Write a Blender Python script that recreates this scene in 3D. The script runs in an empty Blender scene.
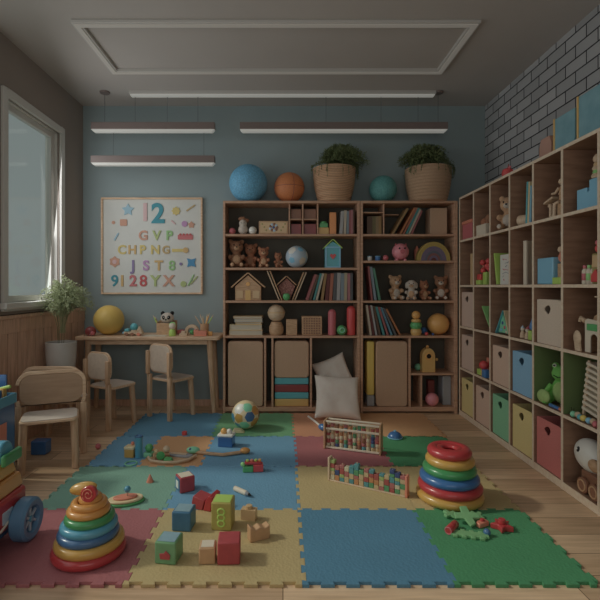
import bpy, bmesh, math, random
from mathutils import Matrix, Vector, noise as mnoise
R = math.radians
random.seed(7)
sc = bpy.context.scene
COL = sc.collection

# ------------------------------------------------------------------ camera, world, light, exposure
CH = 1.126                       # eye height
cam_d = bpy.data.cameras.new('camera'); cam = bpy.data.objects.new('camera', cam_d); COL.objects.link(cam)
cam.location = (0, 0, CH); cam.rotation_euler = (R(90), 0, 0)
cam_d.sensor_width = 36; cam_d.lens = 36 * 463 / 600
cam_d.shift_x = 17 / 600; cam_d.shift_y = -14 / 600
cam_d.clip_start = .02
sc.camera = cam
sc.view_settings.view_transform = 'Standard'; sc.view_settings.look = 'None'
sc.view_settings.gamma = 1; sc.view_settings.use_curve_mapping = False
sc.view_settings.exposure = -2.2
w = bpy.data.worlds.new('sky'); sc.world = w; w.use_nodes = True
w.node_tree.nodes['Background'].inputs[0].default_value = (.90, 1.0, .98, 1)
w.node_tree.nodes['Background'].inputs[1].default_value = 0.98

def sun(direction, energy, angle, color):
    l = bpy.data.lights.new('sun', 'SUN'); l.energy = energy; l.angle = R(angle); l.color = color
    o = bpy.data.objects.new('sun', l); COL.objects.link(o)
    o.rotation_euler = Vector(direction).to_track_quat('-Z', 'Y').to_euler()
def area(name, loc, direction, sx, sy, energy, color):
    l = bpy.data.lights.new(name, 'AREA'); l.shape = 'RECTANGLE'; l.size = sx; l.size_y = sy; l.energy = energy; l.color = color
    o = bpy.data.objects.new(name, l); COL.objects.link(o); o.location = loc
    o.rotation_euler = Vector(direction).to_track_quat('-Z', 'Y').to_euler()
sun((.78, -.05, -.62), 5.0, 5, (1.0, .93, .80))
# daylight boost at the seen window; fill at the added side and rear windows
area('side_window_fill', (-1.80, 1.5, 1.5), (1, .2, -.02), 2.2, 2.2, 40, (1, 1, 1))
area('daylight_far_window', (-1.82, 3.52, 1.7), (1, .25, -.1), .8, 1.4, 27, (1, 1, 1))
area('added_rear_fill', (0, -.95, 1.65), (0, 1, -.12), 2.2, 1.4, 47, (1, .99, .97))

# ------------------------------------------------------------------ materials
def lin(c):
    c = c / 255
    return c / 12.92 if c < .04045 else ((c + .055) / 1.055) ** 2.4
_m = {}
def mat(name, rgb, rough=.6, kind=None, rgb2=None, scale=20, bump=.0, spec=.4, k=4.2, coat=0, stretch=(1, 1, 1), emit=None, ds=.24):
    """rgb = sRGB 0..255 of the surface as photographed (dim picture), k = how much brighter the paint really is"""
    if name in _m: return _m[name]
    m = bpy.data.materials.new(name); m.use_nodes = True; nt = m.node_tree; N = nt.nodes; L = nt.links
    b = N['Principled BSDF']
    def paint(c_):
        l_ = [lin(c) * k for c in c_]; g_ = .25 * l_[0] + .6 * l_[1] + .15 * l_[2]
        return tuple(min(.88, v + (g_ - v) * ds) for v in l_) + (1,)
    col = paint(rgb)
    b.inputs['Base Color'].default_value = col
    b.inputs['Roughness'].default_value = rough
    b.inputs['Specular IOR Level'].default_value = spec
    if coat: b.inputs['Coat Weight'].default_value = coat; b.inputs['Coat Roughness'].default_value = .2
    tc = N.new('ShaderNodeTexCoord'); mp = N.new('ShaderNodeMapping'); mp.inputs['Scale'].default_value = stretch
    L.new(tc.outputs['Object'], mp.inputs['Vector'])
    fac = None
    if kind in ('noise', 'wood', 'fabric', 'plush'):
        n = N.new('ShaderNodeTexNoise'); n.inputs['Scale'].default_value = scale; n.inputs['Detail'].default_value = 5
        L.new(mp.outputs[0], n.inputs['Vector']); fac = n.outputs['Fac']
    elif kind == 'voronoi':
        n = N.new('ShaderNodeTexVoronoi'); n.inputs['Scale'].default_value = scale; L.new(mp.outputs[0], n.inputs['Vector']); fac = n.outputs['Distance']
    elif kind == 'weave':
        n = N.new('ShaderNodeTexWave'); n.bands_direction = 'Z'; n.inputs['Scale'].default_value = scale; n.inputs['Distortion'].default_value = 1.5
        n.inputs['Detail'].default_value = 2; n.inputs['Detail Scale'].default_value = 8
        L.new(mp.outputs[0], n.inputs['Vector']); fac = n.outputs['Fac']
    if fac is not None:
        c2 = paint(rgb2) if rgb2 else tuple(v * .82 for v in col[:3]) + (1,)
        mx = N.new('ShaderNodeMix'); mx.data_type = 'RGBA'
        mr = N.new('ShaderNodeMapRange'); mr.inputs[1].default_value = .3; mr.inputs[2].default_value = .7
        L.new(fac, mr.inputs[0]); L.new(mr.outputs[0], mx.inputs[0]); mx.inputs[6].default_value = col; mx.inputs[7].default_value = c2
        L.new(mx.outputs[2], b.inputs['Base Color'])
        if bump:
            bp = N.new('ShaderNodeBump'); bp.inputs['Strength'].default_value = bump; bp.inputs['Distance'].default_value = .01
            L.new(fac, bp.inputs['Height']); L.new(bp.outputs[0], b.inputs['Normal'])
    if emit:
        b.inputs['Emission Color'].default_value = tuple(lin(c) for c in emit[0]) + (1,); b.inputs['Emission Strength'].default_value = emit[1]
    _m[name] = m
    return m

def plastic(name, rgb, k=4.2): return mat(name, rgb, .32, k=k, spec=.5)
M = {}
def C(n, *a, **kw): M[n] = mat(n, *a, **kw)
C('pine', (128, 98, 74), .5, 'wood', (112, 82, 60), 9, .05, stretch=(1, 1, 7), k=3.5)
C('birch', (140, 116, 90), .5, 'wood', (122, 94, 66), 9, .05, stretch=(1, 7, 7), k=3.7)
C('birch_up', (138, 112, 84), .5, 'wood', (122, 92, 62), 8, .05, stretch=(9, 9, 1), k=3.2)
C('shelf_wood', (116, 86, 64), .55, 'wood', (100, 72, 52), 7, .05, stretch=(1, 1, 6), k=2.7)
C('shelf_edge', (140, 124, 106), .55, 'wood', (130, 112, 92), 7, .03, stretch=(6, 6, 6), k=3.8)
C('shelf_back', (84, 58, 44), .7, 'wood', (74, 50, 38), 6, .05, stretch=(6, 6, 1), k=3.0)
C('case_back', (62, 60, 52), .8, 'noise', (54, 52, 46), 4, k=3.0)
C('green_panel', (66, 84, 42), .7, k=3)
C('white_paint', (125, 124, 120), .5, k=3.6)
C('white_metal', (122, 120, 116), .4, k=3.2)
C('grey_metal', (92, 80, 76), .4, k=2.2)
C('cable', (70, 74, 76), .5, k=2.5)
C('tan_cloth', (118, 94, 72), .85, 'fabric', (110, 88, 66), 160, .15, k=3.9)
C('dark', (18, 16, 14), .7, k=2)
C('black', (12, 12, 12), .4, k=2)
C('cream', (132, 124, 108), .6, k=3.6)
C('pages', (128, 120, 104), .8, k=3.3)
C('brown_plush', (98, 66, 44), .95, 'plush', (82, 54, 34), 120, .6, k=4.2)
C('tan_plush', (124, 96, 68), .95, 'plush', (110, 82, 56), 120, .6, k=4.0)
C('rust_plush', (112, 70, 44), .95, 'plush', (94, 56, 34), 120, .6, k=3.9)
C('white_plush', (128, 120, 110), .95, 'plush', (116, 108, 98), 120, .5, k=3.5)
C('wicker', (124, 96, 68), .85, 'weave', (106, 80, 56), 22, .4, k=4.0)
C('wicker_light', (122, 98, 74), .85, 'weave', (100, 78, 56), 40, .4, k=3.8)
C('leaf', (62, 72, 36), .6, k=3.2); C('leaf_pale', (92, 100, 66), .6, k=3.0); C('stem', (70, 72, 40), .7, k=3)
C('soil', (36, 26, 18), .95, 'noise', None, 60, .5, k=3)
C('wood_toy', (132, 104, 72), .5, 'wood', (116, 86, 56), 30, .05, stretch=(1, 1, 4), k=3.3)
C('wood_pale', (136, 118, 94), .5, 'wood', (124, 104, 80), 30, .05, stretch=(1, 1, 4), k=3.4)
for n, c in dict(red=(128, 30, 30), blue=(26, 70, 112), teal=(30, 100, 108), green=(34, 100, 50), yellow=(134, 112, 24), orange=(138, 80, 24),
                 pink=(132, 74, 82), skyblue=(62, 108, 128), lime=(96, 122, 30), navy=(26, 46, 84), purple=(84, 62, 112), white=(128, 126, 120),
                 amber=(138, 94, 26), mint=(62, 120, 92), grey=(84, 88, 92), cream2=(130, 116, 84), coral=(130, 72, 52), lightgreen=(74, 122, 60),
                 maroon=(84, 30, 30), brown=(82, 52, 34), rose=(118, 52, 58), sand=(120, 98, 64), olive=(92, 84, 40), gold=(126, 98, 40), ice=(98, 112, 122)).items():
    M[n] = plastic(n, c)

# ------------------------------------------------------------------ mesh helpers
def prop(o, label=None, cat=None, group=None, kind=None):
    if label: o['label'] = label
    if cat: o['category'] = cat
    if group: o['group'] = group
    if kind: o['kind'] = kind
    return o
def empty(name, label, cat, loc=(0, 0, 0), rz=0, group=None, rot=None):
    o = bpy.data.objects.new(name, None); o.empty_display_size = .05; COL.objects.link(o); o.location = loc
    o.rotation_euler = rot if rot else (0, 0, rz)
    return prop(o, label, cat, group)
I4 = Matrix.Identity(4)
def TR(x=0, y=0, z=0, rx=0, ry=0, rz=0, s=(1, 1, 1)):
    return Matrix.Translation((x, y, z)) @ Matrix.Rotation(rz, 4, 'Z') @ Matrix.Rotation(ry, 4, 'Y') @ Matrix.Rotation(rx, 4, 'X') @ Matrix.Diagonal((s[0], s[1], s[2], 1))
class MB:
    def __init__(s): s.bm = bmesh.new()
    def raw(s, vs, fs, X=I4):
        v = [s.bm.verts.new(X @ Vector(p)) for p in vs]
        for f in fs:
            try: s.bm.faces.new([v[i] for i in f])
            except ValueError: pass
        return s
    def box(s, x0, x1, y0, y1, z0, z1, X=I4):
        return s.raw([(x, y, z) for x in (x0, x1) for y in (y0, y1) for z in (z0, z1)],
                     [(0, 1, 3, 2), (4, 6, 7, 5), (0, 4, 5, 1), (2, 3, 7, 6), (0, 2, 6, 4), (1, 5, 7, 3)], X)
    def prism(s, pts, a, b, axis='Y', X=I4):
        """2-D outline extruded from a to b along an axis; outline is (x,z) for Y, (y,z) for X, (x,y) for Z"""
        f = {'Y': lambda p, t: (p[0], t, p[1]), 'X': lambda p, t: (t, p[0], p[1]), 'Z': lambda p, t: (p[0], p[1], t)}[axis]
        n = len(pts)
        return s.raw([f(p, a) for p in pts] + [f(p, b) for p in pts],
                     [tuple(range(n)), tuple(range(2 * n - 1, n - 1, -1))] + [(i, (i + 1) % n, n + (i + 1) % n, n + i) for i in range(n)], X)
    def lathe(s, prof, n=32, X=I4):
        vs = []; fs = []; k = len(prof)
        for i in range(n):
            a = 2 * math.pi * i / n
            for r, z in prof: vs.append((r * math.cos(a), r * math.sin(a), z))
        for i in range(n):
            for j in range(k - 1):
                a, b = i * k + j, ((i + 1) % n) * k + j
                fs.append((a, b, b + 1, a + 1))
        s.raw(vs, fs, X); return s
    def cyl(s, r, z0, z1, n=24, X=I4, r2=None):
        r2 = r if r2 is None else r2
        b = min(r, r2, abs(z1 - z0)) * .12
        return s.lathe([(0.0001, z0), (r - b, z0), (r, z0 + b), (r2, z1 - b), (r2 - b, z1), (0.0001, z1)], n, X)
    def ball(s, r, X=I4, n=24, sq=1):
        return s.lathe([(max(1e-4, r * math.sin(math.pi * j / (n // 2))), -r * math.cos(math.pi * j / (n // 2)) * sq) for j in range(n // 2 + 1)], n, X)
    def torus(s, R_, r, X=I4, n=40, m=14, sq=1):
        return s.lathe([(R_ + r * math.cos(2 * math.pi * j / m), r * sq * math.sin(2 * math.pi * j / m)) for j in range(m + 1)], n, X)
    def tube(s, pts, r, n=8, X=I4, r2=None):
        pts = [Vector(p) for p in pts]; k = len(pts); vs = []; fs = []
        up = Vector((0, 0, 1))
        for i, p in enumerate(pts):
            d = (pts[min(i + 1, k - 1)] - pts[max(i - 1, 0)]).normalized()
            u = d.cross(up)
            if u.length < .05: u = d.cross(Vector((0, 1, 0)))
            u.normalize(); v = d.cross(u); rr = r if r2 is None else r + (r2 - r) * i / (k - 1)
            for j in range(n):
                a = 2 * math.pi * j / n; vs.append(p + (u * math.cos(a) + v * math.sin(a)) * rr)
        for i in range(k - 1):
            for j in range(n): fs.append((i * n + j, i * n + (j + 1) % n, (i + 1) * n + (j + 1) % n, (i + 1) * n + j))
        fs.append(tuple(range(n))); fs.append(tuple(range((k - 1) * n, k * n)))
        return s.raw(vs, fs, X)
    def build(s, name, m, parent=None, bev=0, smooth=True, loc=None, label=None, remesh=0, seg=2):
        bmesh.ops.remove_doubles(s.bm, verts=s.bm.verts, dist=1e-6)
        bmesh.ops.recalc_face_normals(s.bm, faces=s.bm.faces)
        me = bpy.data.meshes.new(name); s.bm.to_mesh(me); s.bm.free()
        o = bpy.data.objects.new(name, me); COL.objects.link(o)
        me.materials.append(M[m] if isinstance(m, str) else m)
        if parent: o.parent = parent
        if loc: o.location = loc
        if label: o['label'] = label
        if smooth:
            for p in me.polygons: p.use_smooth = True
            me.set_sharp_from_angle(angle=R(38))
        if remesh:
            d = o.modifiers.new('blend', 'REMESH'); d.mode = 'VOXEL'; d.voxel_size = remesh; d.use_smooth_shade = True
            sm = o.modifiers.new('soft', 'SMOOTH'); sm.iterations = 3
        if bev:
            d = o.modifiers.new('bevel', 'BEVEL'); d.width = bev; d.segments = seg; d.limit_method = 'ANGLE'; d.angle_limit = R(40); d.harden_normals = False
        return o
def struct(name, mb, m, bev=0, smooth=False):
    o = mb.build(name, m, bev=bev, smooth=smooth); o['kind'] = 'structure'; return o
def one(name, mb, m, label, cat, loc, group=None, rot=None, **kw):
    o = mb.build(name, m, **kw); o.location = loc
    if rot: o.rotation_euler = rot
    return prop(o, label, cat, group)
def rrect(x0, x1, z0, z1, r, n=5):
    pts = []
    for cx, cz, a0 in ((x1 - r, z1 - r, 0), (x0 + r, z1 - r, 90), (x0 + r, z0 + r, 180), (x1 - r, z0 + r, 270)):
        for i in range(n + 1):
            a = R(a0 + 90 * i / n); pts.append((cx + r * math.cos(a), cz + r * math.sin(a)))
    return pts

# ------------------------------------------------------------------ the room
XL, XR, YB, YF, ZC = -1.883, 1.902, 4.36, -1.1, 2.82
ns = dict(nodes=None)
def node_floor():
    m = bpy.data.materials.new('oak_planks'); m.use_nodes = True; N = m.node_tree.nodes; L = m.node_tree.links; b = N['Principled BSDF']
    tc = N.new('ShaderNodeTexCoord')
    br = N.new('ShaderNodeTexBrick'); br.inputs['Scale'].default_value = 1; br.inputs['Brick Width'].default_value = 1.1; br.inputs['Row Height'].default_value = .15
    br.inputs['Mortar Size'].default_value = .0018; br.inputs['Mortar Smooth'].default_value = .3; br.offset = .37
    k = 4.9
    f = lambda c: tuple(lin(v * .75 + (sum(c) / 3) * .25) * k for v in c) + (1,)
    br.inputs['Color1'].default_value = f((128, 106, 82)); br.inputs['Color2'].default_value = f((106, 84, 62)); br.inputs['Mortar'].default_value = f((52, 36, 24))
    L.new(tc.outputs['Object'], br.inputs['Vector'])
    mp = N.new('ShaderNodeMapping'); mp.inputs['Scale'].default_value = (1.2, 16, 1); L.new(tc.outputs['Object'], mp.inputs['Vector'])
    n = N.new('ShaderNodeTexNoise'); n.inputs['Scale'].default_value = 3; n.inputs['Detail'].default_value = 7; L.new(mp.outputs[0], n.inputs['Vector'])
    mx = N.new('ShaderNodeMix'); mx.data_type = 'RGBA'; mx.blend_type = 'MULTIPLY'; mx.inputs[0].default_value = .55
    cr = N.new('ShaderNodeValToRGB'); cr.color_ramp.elements[0].position = .3; cr.color_ramp.elements[0].color = (.55, .5, .45, 1); cr.color_ramp.elements[1].position = .7
    L.new(n.outputs['Fac'], cr.inputs[0]); L.new(br.outputs['Color'], mx.inputs[6]); L.new(cr.outputs[0], mx.inputs[7]); L.new(mx.outputs[2], b.inputs['Base Color'])
    b.inputs['Roughness'].default_value = .5; b.inputs['Specular IOR Level'].default_value = .3
    bp = N.new('ShaderNodeBump'); bp.inputs['Strength'].default_value = .3; bp.inputs['Distance'].default_value = .003; bp.invert = True
    L.new(br.outputs['Fac'], bp.inputs['Height']); L.new(bp.outputs[0], b.inputs['Normal'])
    return m
def node_brick():
    m = bpy.data.materials.new('painted_brick'); m.use_nodes = True; N = m.node_tree.nodes; L = m.node_tree.links; b = N['Principled BSDF']
    tc = N.new('ShaderNodeTexCoord'); sp = N.new('ShaderNodeSeparateXYZ'); cb = N.new('ShaderNodeCombineXYZ')
    L.new(tc.outputs['Object'], sp.inputs[0]); L.new(sp.outputs['Y'], cb.inputs['X']); L.new(sp.outputs['Z'], cb.inputs['Y'])
    br = N.new('ShaderNodeTexBrick'); br.inputs['Scale'].default_value = 1; br.inputs['Brick Width'].default_value = .215; br.inputs['Row Height'].default_value = .084
    br.inputs['Mortar Size'].default_value = .0045; br.inputs['Mortar Smooth'].default_value = .1
    br.inputs['Color1'].default_value = (.56, .57, .58, 1); br.inputs['Color2'].default_value = (.40, .41, .42, 1); br.inputs['Mortar'].default_value = (.02, .02, .025, 1)
    L.new(cb.outputs[0], br.inputs['Vector'])
    n = N.new('ShaderNodeTexNoise'); n.inputs['Scale'].default_value = 9; n.inputs['Detail'].default_value = 6; L.new(tc.outputs['Object'], n.inputs['Vector'])
    mx = N.new('ShaderNodeMix'); mx.data_type = 'RGBA'; mx.blend_type = 'MULTIPLY'; mx.inputs[0].default_value = .35
    L.new(br.outputs['Color'], mx.inputs[6]); L.new(n.outputs['Color'], mx.inputs[7]); L.new(br.outputs['Color'], b.inputs['Base Color'])
    b.inputs['Roughness'].default_value = .75
    bp = N.new('ShaderNodeBump'); bp.inputs['Strength'].default_value = .7; bp.inputs['Distance'].default_value = .01; bp.invert = True
    L.new(br.outputs['Fac'], bp.inputs['Height'])
    bp2 = N.new('ShaderNodeBump'); bp2.inputs['Strength'].default_value = .3; bp2.inputs['Distance'].default_value = .01
    L.new(n.outputs['Fac'], bp2.inputs['Height']); L.new(bp.outputs[0], bp2.inputs['Normal']); L.new(bp2.outputs[0], b.inputs['Normal'])
    return m
C('wall_teal', (98, 112, 114), .85, 'noise', (95, 109, 111), 3, .02, k=2.6)
C('wall_taupe', (98, 88, 80), .85, 'noise', (94, 86, 80), 3, .02, k=3.2)
C('ceiling_paint', (112, 108, 104), .9, 'noise', (109, 105, 101), 2, .02, k=3.5)
C('panel_wood', (112, 84, 62), .55, 'wood', (98, 70, 50), 6, .05, stretch=(8, 8, 1), k=5.6, ds=.35)
C('panel_dark', (60, 44, 32), .8, k=2)
T_ = .12
struct('floor', MB().box(XL - T_, XR + T_, YF - T_, YB + T_, -.08, 0), node_floor())
struct('ceiling', MB().box(XL - T_, XR + T_, YF - T_, YB + T_, ZC, ZC + .08), 'ceiling_paint')
struct('wall_back', MB().box(XL - T_, XR + T_, YB, YB + T_, 0, ZC), 'wall_teal')
struct('wall_right', MB().box(XR, XR + T_, YF, YB, 0, ZC), node_brick())
def wall_with_holes(axis_fn, a0, a1, holes, z0, z1):
    mb = MB(); cur = a0
    for h0, h1, hz0, hz1 in holes:
        axis_fn(mb, cur, h0, z0, z1); axis_fn(mb, h0, h1, z0, hz0); axis_fn(mb, h0, h1, hz1, z1); cur = h1
    axis_fn(mb, cur, a1, z0, z1); return mb
W1 = (3.13, 3.91, 1.0, 2.42); W2 = (.35, 2.96, .25, 2.77)
struct('wall_left', wall_with_holes(lambda mb, a, b, c, d: mb.box(XL - T_, XL, a, b, c, d), YF, YB, [W2, W1], 0, ZC), 'wall_taupe')
W3 = (-1.1, 1.1, 1.0, 2.3)
struct('wall_rear', wall_with_holes(lambda mb, a, b, c, d: mb.box(a, b, YF - T_, YF, c, d), XL, XR, [W3], 0, ZC), 'wall_taupe')
glass = bpy.data.materials.new('window_glass'); glass.use_nodes = True; g = glass.node_tree; g.nodes.clear()
go = g.nodes.new('ShaderNodeOutputMaterial'); gm = g.nodes.new('ShaderNodeMixShader'); gt = g.nodes.new('ShaderNodeBsdfTransparent'); gg = g.nodes.new('ShaderNodeBsdfGlossy')
gg.inputs['Roughness'].default_value = .05; gm.inputs[0].default_value = .05; gt.inputs[0].default_value = (.97, 1, .99, 1)
g.links.new(gt.outputs[0], gm.inputs[1]); g.links.new(gg.outputs[0], gm.inputs[2]); g.links.new(gm.outputs[0], go.inputs[0])
def side_window(n, W, mull):
    y0, y1, z0, z1 = W
    root = bpy.data.objects.new('window_%d' % n, None); COL.objects.link(root); root.location = (XL, (y0 + y1) / 2, z0); root['kind'] = 'structure'
    hw, h = (y1 - y0) / 2, z1 - z0
    f = MB(); e = .045
    for a, b, c, d in ((-hw - e, -hw + .01, -e, h + e), (hw - .01, hw + e, -e, h + e)): f.box(-.0005, .022, a, b, c, d)
    f.box(-.0005, .022, -hw + .01, hw - .01, -e, .01); f.box(-.0005, .022, -hw + .01, hw - .01, h - .01, h + e)
    f.build('window_casing', 'white_paint', root, bev=.004)
    j = MB(); j.box(-.119, -.0205, -hw + .0005, -hw + .010, .0115, h - .0105); j.box(-.119, -.0205, hw - .010, hw - .0005, .0115, h - .0105); j.box(-.119, -.0205, -hw + .0105, hw - .0105, h - .0105, h - .0005)
    j.build('jamb', 'white_paint', root)
    s = MB(); q = .045
    for i in range(mull):
        a = -hw + .012 + i * (2 * hw - .024) / mull; b = a + (2 * hw - .024) / mull
        s.box(-.085, -.045, a, a + q, .012, h - .012); s.box(-.085, -.045, b - q, b, .012, h - .012)
        s.box(-.085, -.045, a + q, b - q, .012, .012 + q); s.box(-.085, -.045, a + q, b - q, h - .012 - q, h - .012)
        pm = MB().box(-.068, -.064, a + q, b - q, .012 + q, h - .012 - q).build('pane', glass, root, smooth=False)
    s.build('sash', 'white_paint', root, bev=.004)
    MB().box(-.115, .05, -hw - .06, hw + .06, -.03, .011).build('sill', 'white_paint', root, bev=.005)
side_window(1, W1, 1); side_window(2, W2, 1)  # second one is unseen, added and made tall to let the sun in
# unseen rear window, added to carry fill light from behind the camera
rw = bpy.data.objects.new('window_3', None); COL.objects.link(rw); rw.location = (0, YF, 1.0); rw['kind'] = 'structure'
f = MB(); f.box(-1.14, -1.08, -.09, .02, -.04, 1.34); f.box(1.08, 1.14, -.09, .02, -.04, 1.34); f.box(-1.08, 1.08, -.09, .02, -.04, .02); f.box(-1.08, 1.08, -.09, .02, 1.28, 1.34); f.box(-.03, .03, -.09, -.03, .02, 1.28)
f.build('window_casing', 'white_paint', rw, bev=.004)
MB().box(-1.08, 1.08, -.07, -.066, .02, 1.28).build('pane', glass, rw, smooth=False)
# wainscot on the left wall: cap, rail and boards with grooves
for k, (ya, ye) in enumerate(((YF, W2[0] - .06), (W2[1] + .065, YB))):
    wb = MB(); y = ya
    while y < ye - .01:
        y2 = min(y + .118, ye); wb.box(XL, XL + .016, y + .005, y2 - .005, .09, .80); y = y2
    struct('wall_panelling', wb, 'panel_wood', bev=.003)
    struct('wall_panel_backing', MB().box(XL, XL + .006, ya, ye, .0, .93), 'panel_dark')
    struct('trim_%d' % (k + 1), MB().box(XL, XL + .020, ya, ye, .80, .90).box(XL, XL + .03, ya, ye, .90, .925), 'panel_wood', bev=.003)
struct('baseboard_left', MB().box(XL, XL + .02, YF, YB, 0, .09), 'panel_wood', bev=.003)
struct('baseboard_back', MB().box(XL + .02, XR, YB - .012, YB, 0, .06), 'panel_wood', bev=.002)

# ------------------------------------------------------------------ ceiling lights
C('diffuser', (120, 120, 116), .6, k=3, emit=((250, 250, 240), .72))
C('diffuser_soft', (118, 114, 108), .6, k=3, emit=((250, 246, 235), .28))
def ring(mb, x0, x1, y0, y1, wd, z0, z1):
    mb.box(x0, x1, y0, y0 + wd, z0, z1); mb.box(x0, x1, y1 - wd, y1, z0, z1)
    mb.box(x0, x0 + wd, y0 + wd, y1 - wd, z0, z1); mb.box(x1 - wd, x1, y0 + wd, y1 - wd, z0, z1)
t = empty('ceiling_light', 'large rectangular light frame fixed flat on the ceiling', 'ceiling light', (-.04, 3.3, ZC))
mb = MB(); ring(mb, -1.31, 1.30, -.36, .36, .06, -.022, -.0005); mb.build('frame', 'white_metal', t, bev=.002)
mb = MB(); ring(mb, -1.297, 1.287, -.347, .347, .034, -.028, -.021); mb.build('diffuser', 'diffuser_soft', t)
t = empty('ceiling_light', 'long narrow strip light on the ceiling above the hanging lights', 'ceiling light', (0, 4.04, ZC))
MB().box(-1.335, 1.326, -.035, .035, -.03, -.0005).build('frame', 'white_metal', t, bev=.002)
MB().box(-1.325, 1.316, -.028, .028, -.038, -.029).build('diffuser', 'diffuser', t)
def pendant(x0, x1, z, wires, label, ytop=4.04):
    t = empty('pendant_light', label, 'hanging light', ((x0 + x1) / 2, ytop, z), 0, 'linear hanging lights over the back wall')
    hw = (x1 - x0) / 2
    MB().box(-hw, hw, -.03, .03, .024, .084).build('housing', 'grey_metal', t, bev=.003)
    MB().prism([(-hw, .024), (hw, .024), (hw - .022, .002), (-hw + .022, .002)], -.026, .026).build('diffuser', 'diffuser', t, bev=.003)
    for wx in wires:
        dx = wx - (x0 + x1) / 2
        MB().tube([(dx, 0, .084), (dx, 0, ZC - z - .001)], .0022, 6).build('cable', 'cable', t)
    return t
pendant(-1.667, -.593, 2.464, (), 'short hanging bar light at upper left, above another hanging bar light')
pA = [o for o in COL.objects if o.get('label', '').startswith('short hanging bar light at upper left')][0]
MB().lathe([(1e-4, .008), (.04, .008), (.045, .02), (.03, .022), (1e-4, .022)], 24, TR(-1.555 + 1.13, 0, ZC - 2.464 - .0225)).build('ceiling_canopy', 'grey_metal', pA)
MB().tube([(-1.555 + 1.13, 0, .084), (-1.555 + 1.13, 0, ZC - 2.464 - .02)], .0025, 6).build('cable', 'cable', pA)
for dx in (-1.29 + 1.13, -1.01 + 1.13, -.742 + 1.13): MB().tube([(dx, 0, .084), (dx, 0, ZC - 2.464 - .039)], .002, 6).build('cable', 'cable', pA)
pB = pendant(-1.667, -.593, 2.174, (), 'short hanging bar light at left, the lower one, above the letter poster')
for dx in (-.35, .44): MB().tube([(dx, 0, .084), (dx, 0, .2935)], .002, 6).build('cable', 'cable', pB)
pC = pendant(-.375, 1.431, 2.464, (), 'long hanging bar light above the bookcases')
for px in (326, 381, 418): MB().tube([((px - 283) * .00873 - .528, 0, .084), ((px - 283) * .00873 - .528, 0, ZC - 2.464 - .039)], .002, 6).build('cable', 'cable', pC)
MB().tube([(1.353 - .528, 0, .084), (1.353 - .528, 0, ZC - 2.464 - .02)], .0025, 6).build('cable', 'cable', pC)
MB().lathe([(1e-4, .008), (.04, .008), (.045, .02), (.03, .022), (1e-4, .022)], 24, TR(1.353 - .528, 0, ZC - 2.464 - .0225)).build('ceiling_canopy', 'grey_metal', pC)

# ------------------------------------------------------------------ poster
t = empty('framed_poster', 'square framed alphabet poster with colourful letters and numbers on the blue wall', 'poster', (-1.229, YB, 1.502))
PW, PH = .475, .453
mb = MB(); ring(mb, -PW, PW, -PH, PH, .016, 0, .03)
o = mb.build('frame', 'birch', t, bev=.002); o.rotation_euler = (R(90), 0, 0)
o = MB().box(-PW + .014, PW - .014, -PH + .014, PH - .014, .003, .012).build('paper', mat('paper', (128, 130, 126), .8, 'noise', (124, 126, 122), 5, k=3.4), t, smooth=False); o.rotation_euler = (R(90), 0, 0)
def pp(px, py): return ((px - 152) * .00941, (246 - py) * .00941)
def glyph(ch, px, py, hpx, m):
    cu = bpy.data.curves.new('glyph', 'FONT'); cu.body = ch; cu.size = hpx * .00941 / .70; cu.extrude = .003; cu.offset = cu.size * (.008 if ch in '89' else .024)
    cu.align_x = 'CENTER'; cu.align_y = 'CENTER'; cu.bevel_depth = .001
    tmp = bpy.data.objects.new('tmp', cu); COL.objects.link(tmp)
    me = bpy.data.meshes.new_from_object(tmp.evaluated_get(bpy.context.evaluated_depsgraph_get()))
    bpy.data.objects.remove(tmp); me.materials.clear(); me.materials.append(M[m])
    n = 'letter_' + ch.lower() if ch.isalpha() else 'number_' + ch
    o = bpy.data.objects.new(n, me); COL.objects.link(o); o.parent = t; x, z = pp(px, py)
    o.location = (x, -.016, z); o.rotation_euler = (R(90), 0, 0)
for n, c in dict(p_teal=(20, 92, 104), p_pink=(132, 108, 108), p_peach=(128, 92, 74), p_green=(84, 118, 70), p_olive=(104, 116, 66), p_yellow=(130, 116, 56),
                 p_red=(126, 48, 48), p_rose=(128, 66, 68), p_purple=(84, 74, 104), p_lilac=(116, 84, 116), p_blue=(30, 88, 120), p_ice=(88, 116, 128), p_tan=(118, 100, 62), p_gold=(128, 104, 58)).items():
    M[n] = mat(n, c, .7, k=3.4)
for a in [('1', 145.2, 213.3, 17, 'p_pink'), ('2', 158, 214.5, 19, 'p_teal'), ('G', 143.3, 236, 9, 'p_peach'), ('V', 156.7, 236, 9, 'p_olive'), ('P', 169.2, 236, 9, 'p_green'),
          ('C', 122, 250.2, 8.5, 'p_yellow'), ('H', 132.3, 250.2, 8.5, 'p_gold'), ('P', 142.5, 250.2, 8.5, 'p_yellow'), ('N', 155.3, 250.2, 8.5, 'p_yellow'), ('G', 166, 250.2, 7.5, 'p_tan'),
          ('J', 133.2, 266, 10, 'p_purple'), ('S', 146, 266, 9.5, 'p_lilac'), ('T', 158.8, 266, 9.5, 'p_gold'), ('8', 171.9, 266, 9.5, 'p_green'),
          ('9', 114.8, 281.3, 11, 'p_teal'), ('1', 122.3, 281.3, 10.5, 'p_gold'), ('2', 133.2, 281.3, 10.5, 'p_rose'), ('8', 143.3, 281.3, 11, 'p_red'),
          ('Y', 155.3, 281.3, 10.5, 'p_olive'), ('X', 168.7, 281.3, 10.5, 'p_peach')]: glyph(*a)
def pshape(name, pts, px, py, m, y0=-.020):
    x, z = pp(px, py)
    MB().prism([(x + a * .00941, z + b * .00941) for a, b in pts], y0, -.012).build(name, m, t, bev=.001)
def starpts(n, r0, r1, a0=90): return [((r0 if i % 2 == 0 else r1) * math.cos(R(a0 + 180 * i / n)), (r0 if i % 2 == 0 else r1) * math.sin(R(a0 + 180 * i / n))) for i in range(2 * n)]
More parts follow.
